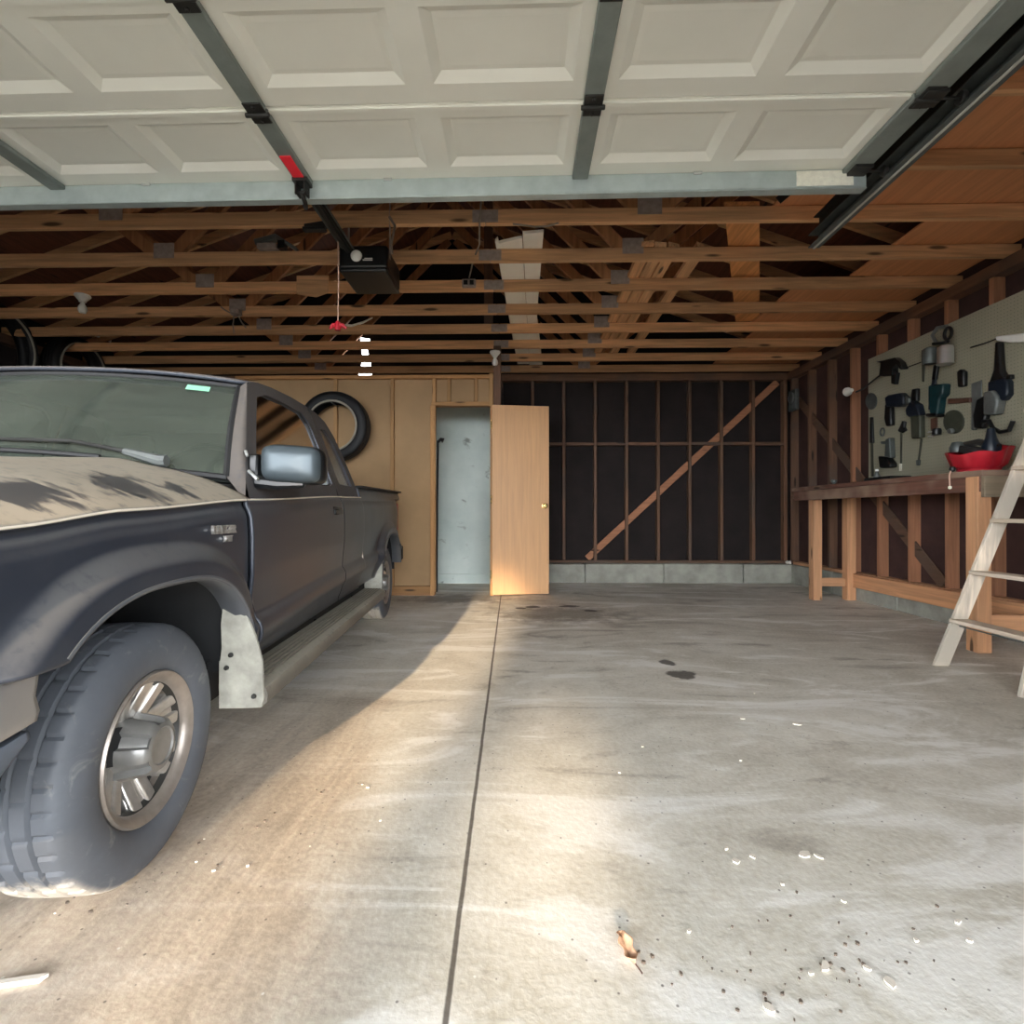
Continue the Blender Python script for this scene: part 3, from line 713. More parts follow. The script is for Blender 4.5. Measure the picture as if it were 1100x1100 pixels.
# pole in the doorway
cn = thing('walking_pole', 'thin black pole with a knobbed head leaning in the closet doorway', 'pole', (-.955, 5.86, 0))
MB().tube([(-.01, .0, 0), (-.012, .05, 1.0), (-.012, .10, 1.72)], .012, 8).build('shaft', 'black_m', cn)
m = MB(); m.tube([(-.012, .1, 1.70), (.02, .1, 1.735), (.05, .1, 1.72)], [.014, .02, .03], 10); m.build('head', 'black_m', cn)
# ================================================================ TRUCK  (local: x outwards, y backwards from the front axle, z up)
TRK = thing('pickup_truck', 'dusty charcoal pickup truck parked on the left of the garage', 'pickup truck', (-.86, 1.22, 0), math.radians(4.9))
WD = 1.62
BELT = [(-.80, .800), (-.6, .834), (-.4, .857), (-.116, .888), (.48, .926), (1.65, .973), (2.2, .985), (3.95, 1.02)]
def belt(s): return interp(BELT, s)
AR = .44; AB = .415; AP = 2.6; AZ = .300; RAX = 3.17; FAX = .0
def arch(s, c): 
    q = 1-(abs(s-c)/AR)**AP
    return AZ+AB*q**(1/AP) if q > 0 else -1
def se(a, c, dr):
    x, z = math.cos(a), math.sin(a)
    return c-(AR+dr)*math.copysign(abs(x)**(2/AP), x), AZ+(AB+dr)*math.copysign(abs(z)**(2/AP), z)
PROF = [(0, -.016), (.018, -.018), (.034, -.008), (.06, .0), (.12, .004), (.24, .004), (.34, -.006), (.385, -.008), (.415, .010), (.45, .012), (.50, -.01), (.56, -.03), (.7, -.05)]
def wprof(d, s):
    w = interp(PROF, d)
    if s < -.42: w -= ((-.42-s)/.36)**2*.13
    if s > 3.5: w -= ((s-3.5)/.45)**2*.05
    return w
def top(s): return belt(s) if s < 2.17 else 1.055+.02*(s-2.2)
def base(s):
    z = .62 if s < 0 else .40
    if s > RAX: z = .50
    return max(z, arch(s, FAX), arch(s, RAX))
def lower(s0, s1, mirror=False, n=None, ins=0):
    n = n or max(6, int((s1-s0)/.012)); m = MB()
    def fn(u, v):
        s = s0+(s1-s0)*u; zt, zb = top(s), base(s); z = zt+(zb-zt)*v; d = belt(s)-z
        w = wprof(max(d, 0), s) if d >= 0 else -.016-(.02*min(1, -d/.07))
        for c in (FAX, RAX):
            r = ((abs(s-c)/AR)**AP+(abs(z-AZ)/AB)**AP)**(1/AP)*.43-.43; q = min(1, max(0, (1-r/.105)/.6))
            if r < .105: w += .042*q*q*(3-2*q)*min(1, max(0, (z-.36)/.18))
        w -= ins
        return ((-WD-w) if mirror else w, s, z)
    return m.grid(fn, n, 44)
def flare_mb(c, mirror, a0, a1):
    m = MB()
    prof = [(.006, -.04), (-.004, .0), (-.005, .030), (-.001, .0405), (.005, .044), (.010, .043), (.013, .036)]
    def fn(u, v):
        a = a0+(a1-a0)*u; i = min(len(prof)-1, int(round(v*(len(prof)-1)))); dr, w = prof[i]
        w2 = w+.004
        return ((-WD-w2) if mirror else w2, *se(a, c, dr))
    return m.grid(fn, 60, len(prof)-1)
for mir in (False, True):
    fe = lower(-.78, .476, mir).build('front_fender', 'paint', TRK, solid=.012, off=-1 if not mir else -1)
    flare_mb(FAX, mir, math.radians(46), math.radians(167)).build('wheel_flare', 'flare', fe)
    ln = MB()
    def fnl(u, v, c=0):
        a = PI*(.03+.94*u)
        w = -.02-.36*v
        return ((-WD-w) if mir else w, *se(a, c, .012))
    ln.grid(lambda u, v: fnl(u, v, FAX), 40, 2).build('wheel_liner', 'liner', fe)
    inn = MB().lathe([(AR+.02, 0), (0, 0)], (0, 0, 0), 'x', 40)
    MB().join(inn, lambda p: Vector(((-WD+.38) if mir else -.38, FAX+p.y, max(.24, AZ+p.z)))).build('wheel_liner', 'liner', fe)
    if not mir:
        for (txt, s0, zc, h) in (('RANGER', .325, .822, .027), ('XLT', .395, .797, .020)):
            cu = bpy.data.curves.new('badge_text', 'FONT'); cu.body = txt; cu.size = h*1.35; cu.extrude = .004; cu.space_character = 1.0
            to = bpy.data.objects.new('tmp', cu); COL.objects.link(to)
            bpy.context.view_layer.update()
            me = bpy.data.meshes.new_from_object(to.evaluated_get(bpy.context.evaluated_depsgraph_get())); bpy.data.objects.remove(to)
            me.materials.clear(); me.materials.append(M['alloy_face'])
            bo = bpy.data.objects.new('badge', me); COL.objects.link(bo); bo.parent = fe
            bo.matrix_local = Matrix(((0, 0, 1, .010), (1, 0, 0, s0-.10), (0, 1, 0, zc), (0, 0, 0, 1)))
            bo['label'] = 'chrome letter badge'
    do = lower(.480, 1.648, mir).build('door', 'paint', TRK, solid=.012)
    rq = lower(1.656, 2.165, mir).build('rear_door', 'paint', TRK, solid=.012)
    bd = lower(2.195, 3.93, mir).build('bed_side', 'paint', TRK, solid=.02)
    flare_mb(RAX, mir, math.radians(26), math.radians(167)).build('wheel_flare', 'flare', bd)
    ln = MB(); ln.grid(lambda u, v: fnl(u, v, RAX), 40, 2).build('wheel_liner', 'liner', bd)
    inn = MB().lathe([(AR+.02, 0), (0, 0)], (0, 0, 0), 'x', 40)
    MB().join(inn, lambda p: Vector(((-WD+.38) if mir else -.38, RAX+p.y, max(.24, AZ+p.z)))).build('wheel_liner', 'liner', bd)
    # bright belt crease
    def bl(s0, s1, nm, par, r=.0055):
        m = MB(); k = max(4, int((s1-s0)/.05)); pts = []
        for i in range(k+1):
            s = s0+(s1-s0)*i/k; w = wprof(0, s)+.010; pts.append(((-WD-w) if mir else w, s, belt(s)+.001))
        m.tube(pts, r, 6).build(nm, 'trimline', par)
    bl(-.76, .476, 'belt_moulding', fe, .0042); bl(.484, 1.648, 'belt_moulding', do, .0034); bl(1.656, 2.165, 'belt_moulding', rq, .004)
    # seam lips catching light
    sgn = -1 if mir else 1
    def seam(s, zb, par):
        m = MB(); pts = []
        for i in range(13):
            z = belt(s)-.02+(zb-belt(s)+.02)*i/12; w = wprof(belt(s)-z, s)+.001; pts.append(((-WD-w) if mir else w, s, z))
        m.tube(pts, .0012, 6).build('door_edge', 'paint', par)
    seam(.486, .43, do); seam(1.658, .60, rq)
    m = MB(); pts = []
    for s, z in ((2.14, .985), (2.165, .95), (2.172, .85), (2.172, .66), (2.15, .56), (2.10, .46)):
        w = wprof(belt(s)-z, s)+.002; pts.append(((-WD-w) if mir else w, s, z))
    m.tube(pts, .005, 6).build('door_edge', 'trimline', rq)  # pale colour paints in the light caught along this seam
    # handle
    hb = MB(); x = .012; hb.box((x-.014, 1.46, .875), (x+.012, 1.60, .905)); hb.box((x-.012, 1.45, .862), (x+.002, 1.61, .918))
    hb = MB().join(hb, (lambda p: Vector((-WD-p.x, p.y, p.z))) if mir else None)
    hb.build('door_handle', 'black', do, bevel=.005)
    # ---- cab side above the belt
    def ws(z, s): 
        zb = belt(s); 
        return -.018-(z-zb)*.25 if z < zb+.06 else -.033-(z-zb-.06)*.345
    def side(outline, hole, nm, par, mat, tk=.03):
        m = MB()
        def pt(p, ins=0):
            w = ws(p[1], p[0])-ins; return ((-WD-w) if mir else w, p[0], p[1])
        def resample(lp, n):
            L = [0]
            for i in range(len(lp)): a, b = lp[i], lp[(i+1) % len(lp)]; L.append(L[-1]+math.dist(a, b))
            out = []
            for k in range(n):
                t = L[-1]*k/n
                for i in range(len(lp)):
                    if L[i] <= t <= L[i+1]:
                        f = (t-L[i])/max(1e-9, L[i+1]-L[i]); a, b = lp[i], lp[(i+1) % len(lp)]
                        out.append((a[0]+(b[0]-a[0])*f, a[1]+(b[1]-a[1])*f)); break
            return out
        if hole:
            n = 64
            c = (sum(p[0] for p in hole)/len(hole), sum(p[1] for p in hole)/len(hole))
            def byangle(lp):
                r = resample(lp, 400); ang = sorted(((math.atan2(p[1]-c[1], p[0]-c[0]), p) for p in r))
                out = []
                for k in range(n):
                    t = -PI+2*PI*(k+.5)/n; out.append(min(ang, key=lambda q: abs(q[0]-t))[1])
                return out
            A, B = byangle(outline), byangle(hole)
            for k in range(n):
                k2 = (k+1) % n
                m.q([pt(A[k]), pt(A[k2]), pt(B[k2]), pt(B[k])])
                m.q([pt(B[k]), pt(B[k2]), pt(B[k2], .02), pt(B[k], .02)])
            o = m.build(nm, mat, par, angle=50)
            return o, [pt(p, .014) for p in B]
        m.q([pt(p) for p in outline]); return m.build(nm, mat, par), None
    fr, gl = side([(.50, .915), (.545, 1.0), (.70, 1.19), (.88, 1.415), (1.15, 1.455), (1.40, 1.468), (1.655, 1.468), (1.655, 1.2), (1.655, .972), (1.1, .945)],
                  [(.66, 1.025), (.74, 1.14), (.93, 1.365), (1.05, 1.40), (1.3, 1.412), (1.50, 1.408), (1.57, 1.36), (1.60, 1.2), (1.61, 1.03), (1.1, 1.015)], 'window_frame', do, 'cabpaint')
    gm = MB(); gm.q(gl); gm.build('window_glass', 'sideglass', do)
    gk = MB(); gk.tube(gl+[gl[0]], .007, 6, cap=False); gk.build('window_gasket', 'black_m', do)
    fr, gl = side([(1.662, .972), (1.662, 1.468), (1.80, 1.462), (1.93, 1.435), (2.03, 1.36), (2.10, 1.22), (2.145, 1.06), (2.155, .986), (1.9, .978)],
                  [(1.75, 1.05), (1.745, 1.37), (1.86, 1.375), (1.95, 1.31), (2.02, 1.17), (2.05, 1.05)], 'window_frame', rq, 'cabpaint')
    gm = MB(); gm.q(gl); gm.build('window_glass', 'quarter', rq)

# ---- bonnet
def hood_z(v, s): 
    hm = interp([(-.78, .045), (-.6, .075), (-.3, .10), (.0, .115), (.5, .128)], s)
    return belt(s)+.004+hm*(1-abs(v)**4.2)+.012*max(0, 1-abs(abs(v)-.55)/.10)*(1 if s > -.7 else 0)
def hood(u, t):
    v = -1+2*u; vv = math.copysign(1-(1-abs(v))**1.35, v)
    s1 = .50-.10*(1-vv*vv); s = -.76+(s1+.76)*t
    tuck = ((-.42-s)/.36)**2*.13 if s < -.42 else 0
    hw = WD/2-.002-tuck
    return (-WD/2-vv*hw, s, hood_z(vv, s))
MB().grid(hood, 64, 48).build('hood', 'hoodpaint', TRK, solid=.012)
cw = MB()
def cowl(u, t):
    v = -1+2*u; s1 = .50-.10*(1-v*v); s = s1-.02+t*.13
    return (-WD/2-v*(WD/2-.03), s, hood_z(v, s1)-.022-.012*t)
cw.grid(cowl, 32, 4).build('cowl', 'black_m', TRK)
# ---- windscreen
def wsn(u, t):
    v = -1+2*u; c = 1-v*v
    x0 = -WD/2-v*(WD/2-.105); x1 = -WD/2-v*(WD/2-.215)
    s0 = .555-.125*c; s1 = .895-.085*c; z0 = 1.005+.040*c; z1 = 1.395+.020*c
    bow = .02*math.sin(PI*t)
    return (x0+(x1-x0)*t, s0+(s1-s0)*t-bow*.7, z0+(z1-z0)*t+bow*.6)
wsg = MB().grid(wsn, 32, 14).build('windshield', 'windshield', TRK)
rim = [wsn(i/24, 0) for i in range(25)]+[wsn(1, i/10) for i in range(1, 11)]+[wsn(1-i/24, 1) for i in range(1, 25)]+[wsn(0, 1-i/10) for i in range(1, 11)]
MB().tube(rim, .011, 6, cap=False).build('windshield_gasket', 'black_m', wsg)
a, b = wsn(.075, .86), wsn(.14, .86); c, d = wsn(.14, .93), wsn(.075, .93)
MB().q([Vector(p)+Vector((0, -.004, .004)) for p in (a, b, c, d)]).build('sticker', 'sticker', wsg)
# A pillars
for mir in (0, 1):
    m = MB(); oc = [(.485, .905), (.545, 1.0), (.70, 1.19), (.88, 1.415)]
    def fn(u, t):
        i = t*3; k = min(2, int(i)); f = i-k; s = oc[k][0]+(oc[k+1][0]-oc[k][0])*f; z = oc[k][1]+(oc[k+1][1]-oc[k][1])*f
        zb = belt(s); w = -.018-(z-zb)*.25 if z < zb+.06 else -.033-(z-zb-.06)*.345
        e = Vector(wsn(0, t)); p = Vector((w, s, z)); r = p+(e-p)*u; r += Vector((.012, -.012, 0))*math.sin(PI*u)
        return (-WD-r.x, r.y, r.z) if mir else r
    m.grid(fn, 6, 12).build('pillar', 'cabpaint', TRK)
# roof
def roof(u, t):
    v = -1+2*u; pts = [(.88, 1.415), (1.0, 1.44), (1.15, 1.455), (1.40, 1.468), (1.66, 1.468), (1.80, 1.462), (1.93, 1.435), (2.03, 1.36)]
    i = t*(len(pts)-1); k = min(len(pts)-2, int(i)); f = i-k
    s = pts[k][0]+(pts[k+1][0]-pts[k][0])*f; z = pts[k][1]+(pts[k+1][1]-pts[k][1])*f
    zb = belt(s); w = -.033-(z-zb-.06)*.345; hw = WD/2+w
    c = 1-abs(v)**3
    return (-WD/2-v*hw, s-.085*(1-v*v)*(1-t), z+.036*c*(.7+.3*math.sin(PI*t)))
MB().grid(roof, 30, 28).build('roof', 'cabpaint', TRK, solid=.015)
# rear of cab
m = MB()
def rear(u, t):
    v = -1+2*u; s = 2.03+.12*t; z = 1.36-.39*t; zb = belt(s); w = -.033-max(0, z-zb-.06)*.345
    return (-WD/2-v*(WD/2+w), s, z+(.036*(1-abs(v)**3)*.7)*(1-t))
m.grid(rear, 12, 6).build('cab_back', 'cabpaint', TRK)
m = MB(); m.q([Vector(rear(u, t))+Vector((0, .012, .008)) for u, t in ((.15, .12), (.85, .12), (.85, .75), (.15, .75))]).build('rear_window', 'sideglass', TRK)
# interior
it = MB(); it.box((-WD+.06, .6, .38), (-.06, 2.12, .42)); it.box((-WD+.03, 2.10, .4), (-.03, 2.13, .97)); it.box((-WD+.03, .50, .4), (-.04, .56, .93))
it.build('cab_floor', 'interior', TRK)
m = MB(); m.prism([(-.1, .50, .98), (-.1, .86, 1.0), (-.1, .92, .95), (-.1, .90, .75), (-.1, .50, .7)], (-WD+.2, 0, 0)); m.build('dashboard', 'interior', TRK, bevel=.02, seg=2)
for x in (-.45, -1.17):
    m = MB(); m.box((x-.25, 1.15, .42), (x+.25, 1.62, .68)); m.obox((x, 1.66, .90), (.48, .14, .55), (-.2, 'X')); m.obox((x, 1.72, 1.23), (.26, .09, .16), (-.15, 'X'))
    m.build('seat', 'seat', TRK, bevel=.04, seg=2)
sw = MB(); R = Matrix.Rotation(math.radians(62), 3, 'X'); cs = Vector((-.43, 1.0, 1.02))
sw.tube([cs+R @ Vector((.18*math.cos(t*PI/18), .18*math.sin(t*PI/18), 0)) for t in range(37)], .013, 8, cap=False)
for t in (0, PI, -PI/2): sw.tube([cs, cs+R @ Vector((.17*math.cos(t), .17*math.sin(t), 0))], .014, 6)
sw.tube([cs, cs+Vector((0, -.15, -.08))], .03, 8); sw.build('steering_wheel', 'black', TRK)
# mirror
mi = bpy.data.objects.new('mirror', None); COL.objects.link(mi); mi.parent = TRK
m = MB()
def shell(u, v):
    a = 2*PI*u; p = .42
    cx = math.copysign(abs(math.cos(a))**p, math.cos(a)); cz = math.copysign(abs(math.sin(a))**p, math.sin(a))
    prf = [(0, -.05), (.45, -.049), (.75, -.042), (.93, -.026), (1.0, 0), (.99, .03), (.93, .045), (0, .045)]
    r, y = prf[min(7, int(round(v*7)))]
    return (.098+cx*.103*r*(1), .60+y, 1.055+cz*(.066)*r+cx*r*-.006)
m.grid(shell, 40, 7, wrapu=True).build('mirror_housing', mat_simple('mirror housing', RGB(70, 79, 84), .42, .4, var=.06), mi)
m = MB()
def shell2(u, v):
    p = Vector(shell(u, v)); c = Vector((.098, .60, 1.055)); q = c+(p-c)*1.06; q.y += .022; return q
m.grid(shell2, 40, 7, wrapu=True).build('mirror_case', 'black', mi)
m = MB(); m.prism([(-.055, .60, .985), (-.05, .60, 1.09), (-.075, .70, 1.10), (-.02, .72, .975), (-.01, .60, .970)], (.03, 0, 0)); m.tube([(-.03, .61, .995), (.05, .61, .985), (.14, .61, .985)], [.026, .022, .012], 10)
m.build('mirror_arm', 'black', mi, bevel=.006)
m = MB(); m.tube([(-.045, .585, 1.03), (-.01, .575, 1.0)], .006, 6); m.tube([(-.055, .585, 1.10), (-.045, .578, 1.08)], .005, 6); m.build('mirror_trim', 'chrome', mi)
# wipers
def wpt(u, t, off): 
    p = Vector(wsn(u, t)); return p+Vector((0, -off*.75, off*.66))
for i, (pu, tips) in enumerate(((.17, [(.125, .03), (.20, .085), (.31, .14), (.62, .15)]), (.60, [(.62, .02), (.69, .06), (.78, .11), (.95, .12)]))):
    w = bpy.data.objects.new('wiper', None); COL.objects.link(w); w.parent = TRK
    pts = [wpt(u, t, .028) for u, t in tips]
    MB().tube([pts[0]+Vector((.02, 0, .0)), pts[0], pts[1]], [.020, .020, .011], 8).build('arm_head', 'greym', w)
    MB().tube(pts[1:], [.007, .006, .005], 8).build('arm', 'steel_black', w)
    bpts = [wpt(tips[1][0]+(.05)+(tips[3][0]+.12-tips[1][0]-.05)*k/8, .055+.05*k/8, .010) for k in range(9)]
    MB().tube(bpts, .008, 6).build('blade', 'black_m', w)
# bed
m = MB(); m.box((-WD+.06, 2.2, .52), (-.06, 3.9, .56)); m.box((-WD+.04, 2.2, .5), (-.04, 2.24, 1.05)); m.build('bed_floor', 'liner', TRK)
m = MB(); m.box((-WD+.04, 3.88, .52), (-.05, 3.93, 1.07)); m.build('tailgate', 'paint', TRK, bevel=.008)
for x in (-.05, -WD-.0):
    m = MB(); m.prism([(x, 2.19, top(2.2)-.004), (x+.05, 2.19, top(2.2)-.004), (x+.05, 3.93, top(3.93)-.004), (x, 3.93, top(3.93)-.004)], (0, 0, .014)); m.build('bed_rail', 'black_m', TRK, bevel=.004)
m = MB(); m.box((-.10, 3.9, .72), (-.035, 3.95, .98)); m.build('tail_light', 'red', TRK, bevel=.006)
m = MB(); m.box((-WD-.02, 3.95, .42), (.0, 4.06, .56)); m.build('rear_bumper', 'black_m', TRK, bevel=.01)
# underbody
m = MB(); m.box((-WD+.12, -.45, .32), (-.16, .42, .5)); m.box((-WD+.1, .42, .28), (-.10, 2.72, .41)); m.box((-.55, 2.2, .3), (-.42, 3.9, .45)); m.box((-1.2, 2.2, .3), (-1.07, 3.9, .45))
m.tube([(-WD+.1, 0, .33), (-.1, 0, .33)], .045, 10); m.tube([(-WD+.1, RAX, .33), (-.1, RAX, .33)], .055, 10)
m.build('underbody', 'liner', TRK)
m = MB(); m.box((-WD+.42, -.62, .40), (-.42, .40, .84)); m.build('engine_bay', 'liner', TRK)
# front end
m = MB(); m.box((-WD+.28, -.80, .62), (-.28, -.74, .79)); m.build('grille', 'black_m', TRK, bevel=.008)
m = MB()
for k in range(4): m.box((-WD+.30, -.815, .635+.04*k), (-.30, -.795, .65+.04*k))
m.build('grille_bar', 'chrome', TRK, bevel=.003)
for x in (-.16, -WD+.16):
    m = MB(); m.prism([(x-.12, -.79, .63), (x+.12, -.74, .63), (x+.12, -.74, .77), (x-.12, -.79, .78)] if x > -.5 else [(x-.12, -.74, .63), (x+.12, -.79, .63), (x+.12, -.79, .78), (x-.12, -.74, .77)], (0, .06, 0))
    m.build('headlight', 'white', TRK, bevel=.01)
def bump(prof, nm, mat, endr=-.315):
    m = MB()
    # path around the nose, near end wraps back towards the wheel
    path = [(-.02, endr), (-.005, -.42), (.0, -.60), (-.06, -.78), (-.25, -.88), (-.81, -.90)]
    full = path+[(-WD-x, s) for x, s in reversed(path[:-1])]
    pts = []
    for i, (x, s) in enumerate(full):
        a = Vector(full[max(i-1, 0)]); b = Vector(full[min(i+1, len(full)-1)]); t = (b-a).normalized(); nrm = Vector((-t.y, t.x)) ; nrm = Vector((t.y*-1, t.x))
        pts.append((Vector((x, s)), -nrm if nrm.dot(Vector((x+.81, s+.2))) < 0 else nrm))
    def fn(u, v):
        i = u*(len(pts)-1); k = min(len(pts)-2, int(i)); f = i-k
        p = pts[k][0].lerp(pts[k+1][0], f); q = pts[k][1].lerp(pts[k+1][1], f)
        j = min(len(prof)-1, int(round(v*(len(prof)-1)))); o, z = prof[j]
        e = 1-.0*u
        return (p.x+q.x*o, p.y+q.y*o, z)
    m.grid(fn, 80, len(prof)-1); return m.build(nm, mat, TRK, angle=50, solid=.006)
bump([(-.06, .618), (-.01, .625), (.008, .615), (.014, .60), (.010, .565), (.016, .54), (.012, .522), (-.01, .512), (-.06, .512)], 'front_bumper', 'bumper', -.335)
bump([(-.02, .508), (.0, .505), (.002, .493), (-.03, .445), (-.07, .39), (-.10, .375)], 'bumper_valance', 'valance', -.335)
# running board
for mir in (0, 1):
    fx = (lambda p: Vector((-WD-p.x, p.y, p.z))) if mir else None
    m = MB(); m.prism([(-.06, .41, .345), (.055, .41, .340), (.082, .41, .330), (.090, .41, .312), (.088, .41, .282), (.078, .41, .276), (.070, .41, .300), (-.06, .41, .325)], (0, 2.12, 0))
    for x in (-.03, -.01, .01, .03, .05): m.prism([(x-.004, .42, .342), (x+.004, .42, .342), (x+.003, .42, .3465), (x-.003, .42, .3465)], (0, 2.10, 0))
    rb = MB().join(m, fx).build('running_board', 'runboard', TRK)
    m = MB(); 
    for s in (.7, 1.5, 2.3): m.box((-.2, s, .30), (.05, s+.05, .33))
    MB().join(m, fx).build('board_bracket', 'liner', rb)
    # front mud flap + bolts
    m = MB(); m.prism([(-.055, .40, .27), (.075, .40, .27), (.082, .40, .30), (.078, .395, .42), (.062, .385, .50), (.035, .375, .575), (.02, .37, .59), (-.03, .37, .59), (-.04, .38, .54), (-.045, .395, .46), (-.052, .40, .42), (-.055, .40, .42)], (0, .012, .0))
    fl_ = MB().join(m, fx).build('mud_flap', 'flap', TRK, bevel=.004)
    m = MB()
    for x, z in ((-.02, .51), (-.015, .44), (-.028, .40), (.055, .31)): m.lathe([(.008, 0), (.007, -.005), (0, -.006)], (x, .392, z), 'y', 10)
    MB().join(m, fx).build('bolt', 'steel_black', fl_)
    m = MB(); m.prism([(-.2, RAX-.46, .25), (.03, RAX-.46, .25), (.03, RAX-.44, .50), (-.2, RAX-.44, .50)], (0, .01, 0)); MB().join(m, fx).build('mud_flap', 'flap', TRK)
# ---- wheels
def make_wheel(c, mir):
    w = bpy.data.objects.new('wheel', None); COL.objects.link(w); w.parent = TRK; w.location = c
    if mir: w.rotation_euler = (0, 0, PI)
    R = .302; rb = .175
    tire_mesh(MB(), R, rb, .200, 240).build('tire', 'tire', w, angle=30)
    lip = MB(); prof = [(.19, -.16), (.165, -.10), (.168, -.03), (.176, -.016), (.186, -.010), (.196, -.006), (.2, -.012), (.2, -.02), (.192, -.03)]
    lip.lathe([(r, x) for r, x in prof], (0, 0, 0), 'x', 72, cap=False)
    lip.build('rim', 'alloy', w, angle=30)
    sp = MB(); ns = 7
    for k in range(ns):
        a = 2*PI*k/ns+.30
        ca, sa = math.cos(a), math.sin(a)
        def pt(r, t, x): return Vector((x, r*ca-t*sa, r*sa+t*ca))
        # solid web, two raised ribs
        for side in (-1, 1):
            o = .0235*side
            A = [pt(.055, o-.018, -.074), pt(.055, o+.018, -.074), pt(.174, o*1.3+.019, -.030), pt(.174, o*1.3-.019, -.030)]
            sp.prism(A, (-.03, 0, 0))
        A = [pt(.055, -.036, -.080), pt(.055, .036, -.080), pt(.180, .056, -.037), pt(.180, -.056, -.037)]; sp.prism(A, (-.03, 0, 0))
    sp.build('spoke', 'alloy_face', w, bevel=.005, seg=2, angle=40)
    bk_ = MB(); bk_.lathe([(.0, -.115), (.15, -.115), (.186, -.06), (.186, -.13), (.0, -.15)], (0, 0, 0), 'x', 40); bk_.build('brake_drum', 'liner', w)
    ring = MB(); ring.lathe([(.158, -.045), (.17, -.028), (.176, -.022), (.176, -.06), (.158, -.075)], (0, 0, 0), 'x', 72, cap=False); ring.build('rim_barrel', 'steel_black', w)  # barrel coloured dark to put shade behind the spokes
    hub = MB()
    pr = [(.092, -.085), (.086, -.06), (.078, -.02), (.072, .004), (.062, .012), (.05, .014), (.046, .010), (0, .010)]
    def fn(u, v):
        r, x = pr[min(len(pr)-1, int(round(v*(len(pr)-1))))]
        k = (u*6) % 1; n = 1 if .30 < k < .70 else 0
        if .02 < r and x < .011 and r > .05: r -= .016*n*(1 if x > -.08 else .3)
        a = 2*PI*u; return (x, r*math.cos(a), r*math.sin(a))
    hub.grid(fn, 96, len(pr)-1, wrapu=True); hub.build('hub_cap', 'hub', w, angle=40)
    for ch in w.children:
        if ch.name.split('.')[0] != 'tire':
            for vv in ch.data.vertices: vv.co.y *= .91; vv.co.z *= .91
    return w
make_wheel((-.045, .07, .302), False)
make_wheel((-.008, RAX, .302), False)
make_wheel((-WD+.045, .07, .302), True)
make_wheel((-WD+.008, RAX, .302), True)
# ================================================================ WORKBENCH
wbch = thing('workbench', 'long wooden workbench built against the right wall', 'workbench', (3.15, 4.4, 0))
def wb_(mn, mx, nm, m, bev=.004): 
    o = Vector((3.15, 4.4, 0)); return MB().box(Vector(mn)-o, Vector(mx)-o).build(nm, m, wbch, bevel=bev)
for i in range(3): wb_((2.875+i*.174, 3.32, 1.118), (2.875+i*.174+.171, 5.62, 1.156), 'top_board', 'bench')
wb_((2.885, 3.345, 1.02), (2.92, 5.60, 1.117), 'apron', 'bench')
wb_((2.89, 3.315, .985), (3.395, 3.345, 1.117), 'end_apron', 'bench_end')
for mn, mx in (((2.875, 3.35, 0), (2.965, 3.44, 1.117)), ((2.965, 5.37, 0), (3.055, 5.46, 1.117)), ((3.30, 5.36, 0), (3.39, 5.45, 1.117)), ((3.32, 3.35, 0), (3.39, 3.44, 1.117))):
    wb_(mn, mx, 'leg', 'fresh_z')
wb_((3.355, 3.44, .135), (3.392, 5.36, .275), 'stretcher', 'fresh_y')
wb_((3.055, 5.385, .14), (3.30, 5.425, .225), 'brace', 'fresh_x')
wb_((2.93, 3.375, .125), (3.40, 3.412, .235), 'brace', 'fresh_x')
# ================================================================ PEGBOARD
XB = 3.405
pgy1 = P(933, 390, x=XB).y
pg = tag(MB().box((XB, pgy1-2.44, 1.17), (3.418, pgy1, 2.40)).build('pegboard', 'peg', bevel=.002), 'olive grey perforated board on the right wall above the workbench', 'pegboard')
def cut(pts, th, off=0):
    off = 0 if off <= .004 else off
    q = [P(x, y, x=XB) for x, y in pts]
    return MB().prism([p+Vector((-off, 0, 0)) for p in q], (-th, 0, 0))
def ptb(x, y, d=.03): return P(x, y, x=XB)+Vector((-d, 0, 0))
def tool(nm, label, cat, at):
    p = P(at[0], at[1], x=XB); t = thing(nm, label, cat, p+Vector((-.004, 0, 0)), 0, None); t['_o'] = 0; del t['_o']; return t, p+Vector((-.004, 0, 0))
def rel(mb, o): return MB().join(mb, lambda p: p-o)
def hook(t, o, x, y):
    q = ptb(x, y, 0); m = MB().tube([q+Vector((.0, 0, 0)), q+Vector((-.05, 0, -.004)), q+Vector((-.055, 0, .015))], .003, 6); rel(m, o).build('hook', 'steel_dark', t)
# clamp lamp
t, o = tool('clamp_lamp', 'black clamp lamp with a bent arm and white bulb at the pegboard end', 'lamp', (958, 392))
rel(cut([(947, 388), (955, 387), (968, 384), (974, 389), (977, 396), (974, 397), (970, 391), (966, 396), (966, 403), (951, 404), (953, 390)], .06), o).build('clamp', 'black', t, bevel=.006)
rel(cut([(962, 400), (968, 400), (966, 413), (962, 412)], .04), o).build('grip', 'black', t, bevel=.005)
rel(MB().tube([ptb(953, 402, .05), ptb(946, 408, .06), ptb(938, 418, .10), ptb(934, 421, .13)], .008, 8), o).build('arm', 'black_m', t)
m = MB(); c = ptb(930, 420, .16); m.lathe([(0, -.05), (.018, -.045), (.022, -.02), (.042, .015), (.044, .035), (.03, .055), (0, .06)], c, 'y', 18); rel(m, o).build('bulb', 'white', t)
def simple(nm, label, cat, at, shapes, group=None):
    t, o = tool(nm, label, cat, at)
    if group: t['group'] = group
    for part, pts, th, mt, off in shapes:
        rel(cut(pts, th, off), o).build(part, mt, t, bevel=min(.014, th*.3), seg=3)
    return t, o
def ell(cx, cy, rx, ry, n=20): return [(cx+rx*math.cos(2*PI*k/n), cy+ry*math.sin(2*PI*k/n)) for k in range(n)]
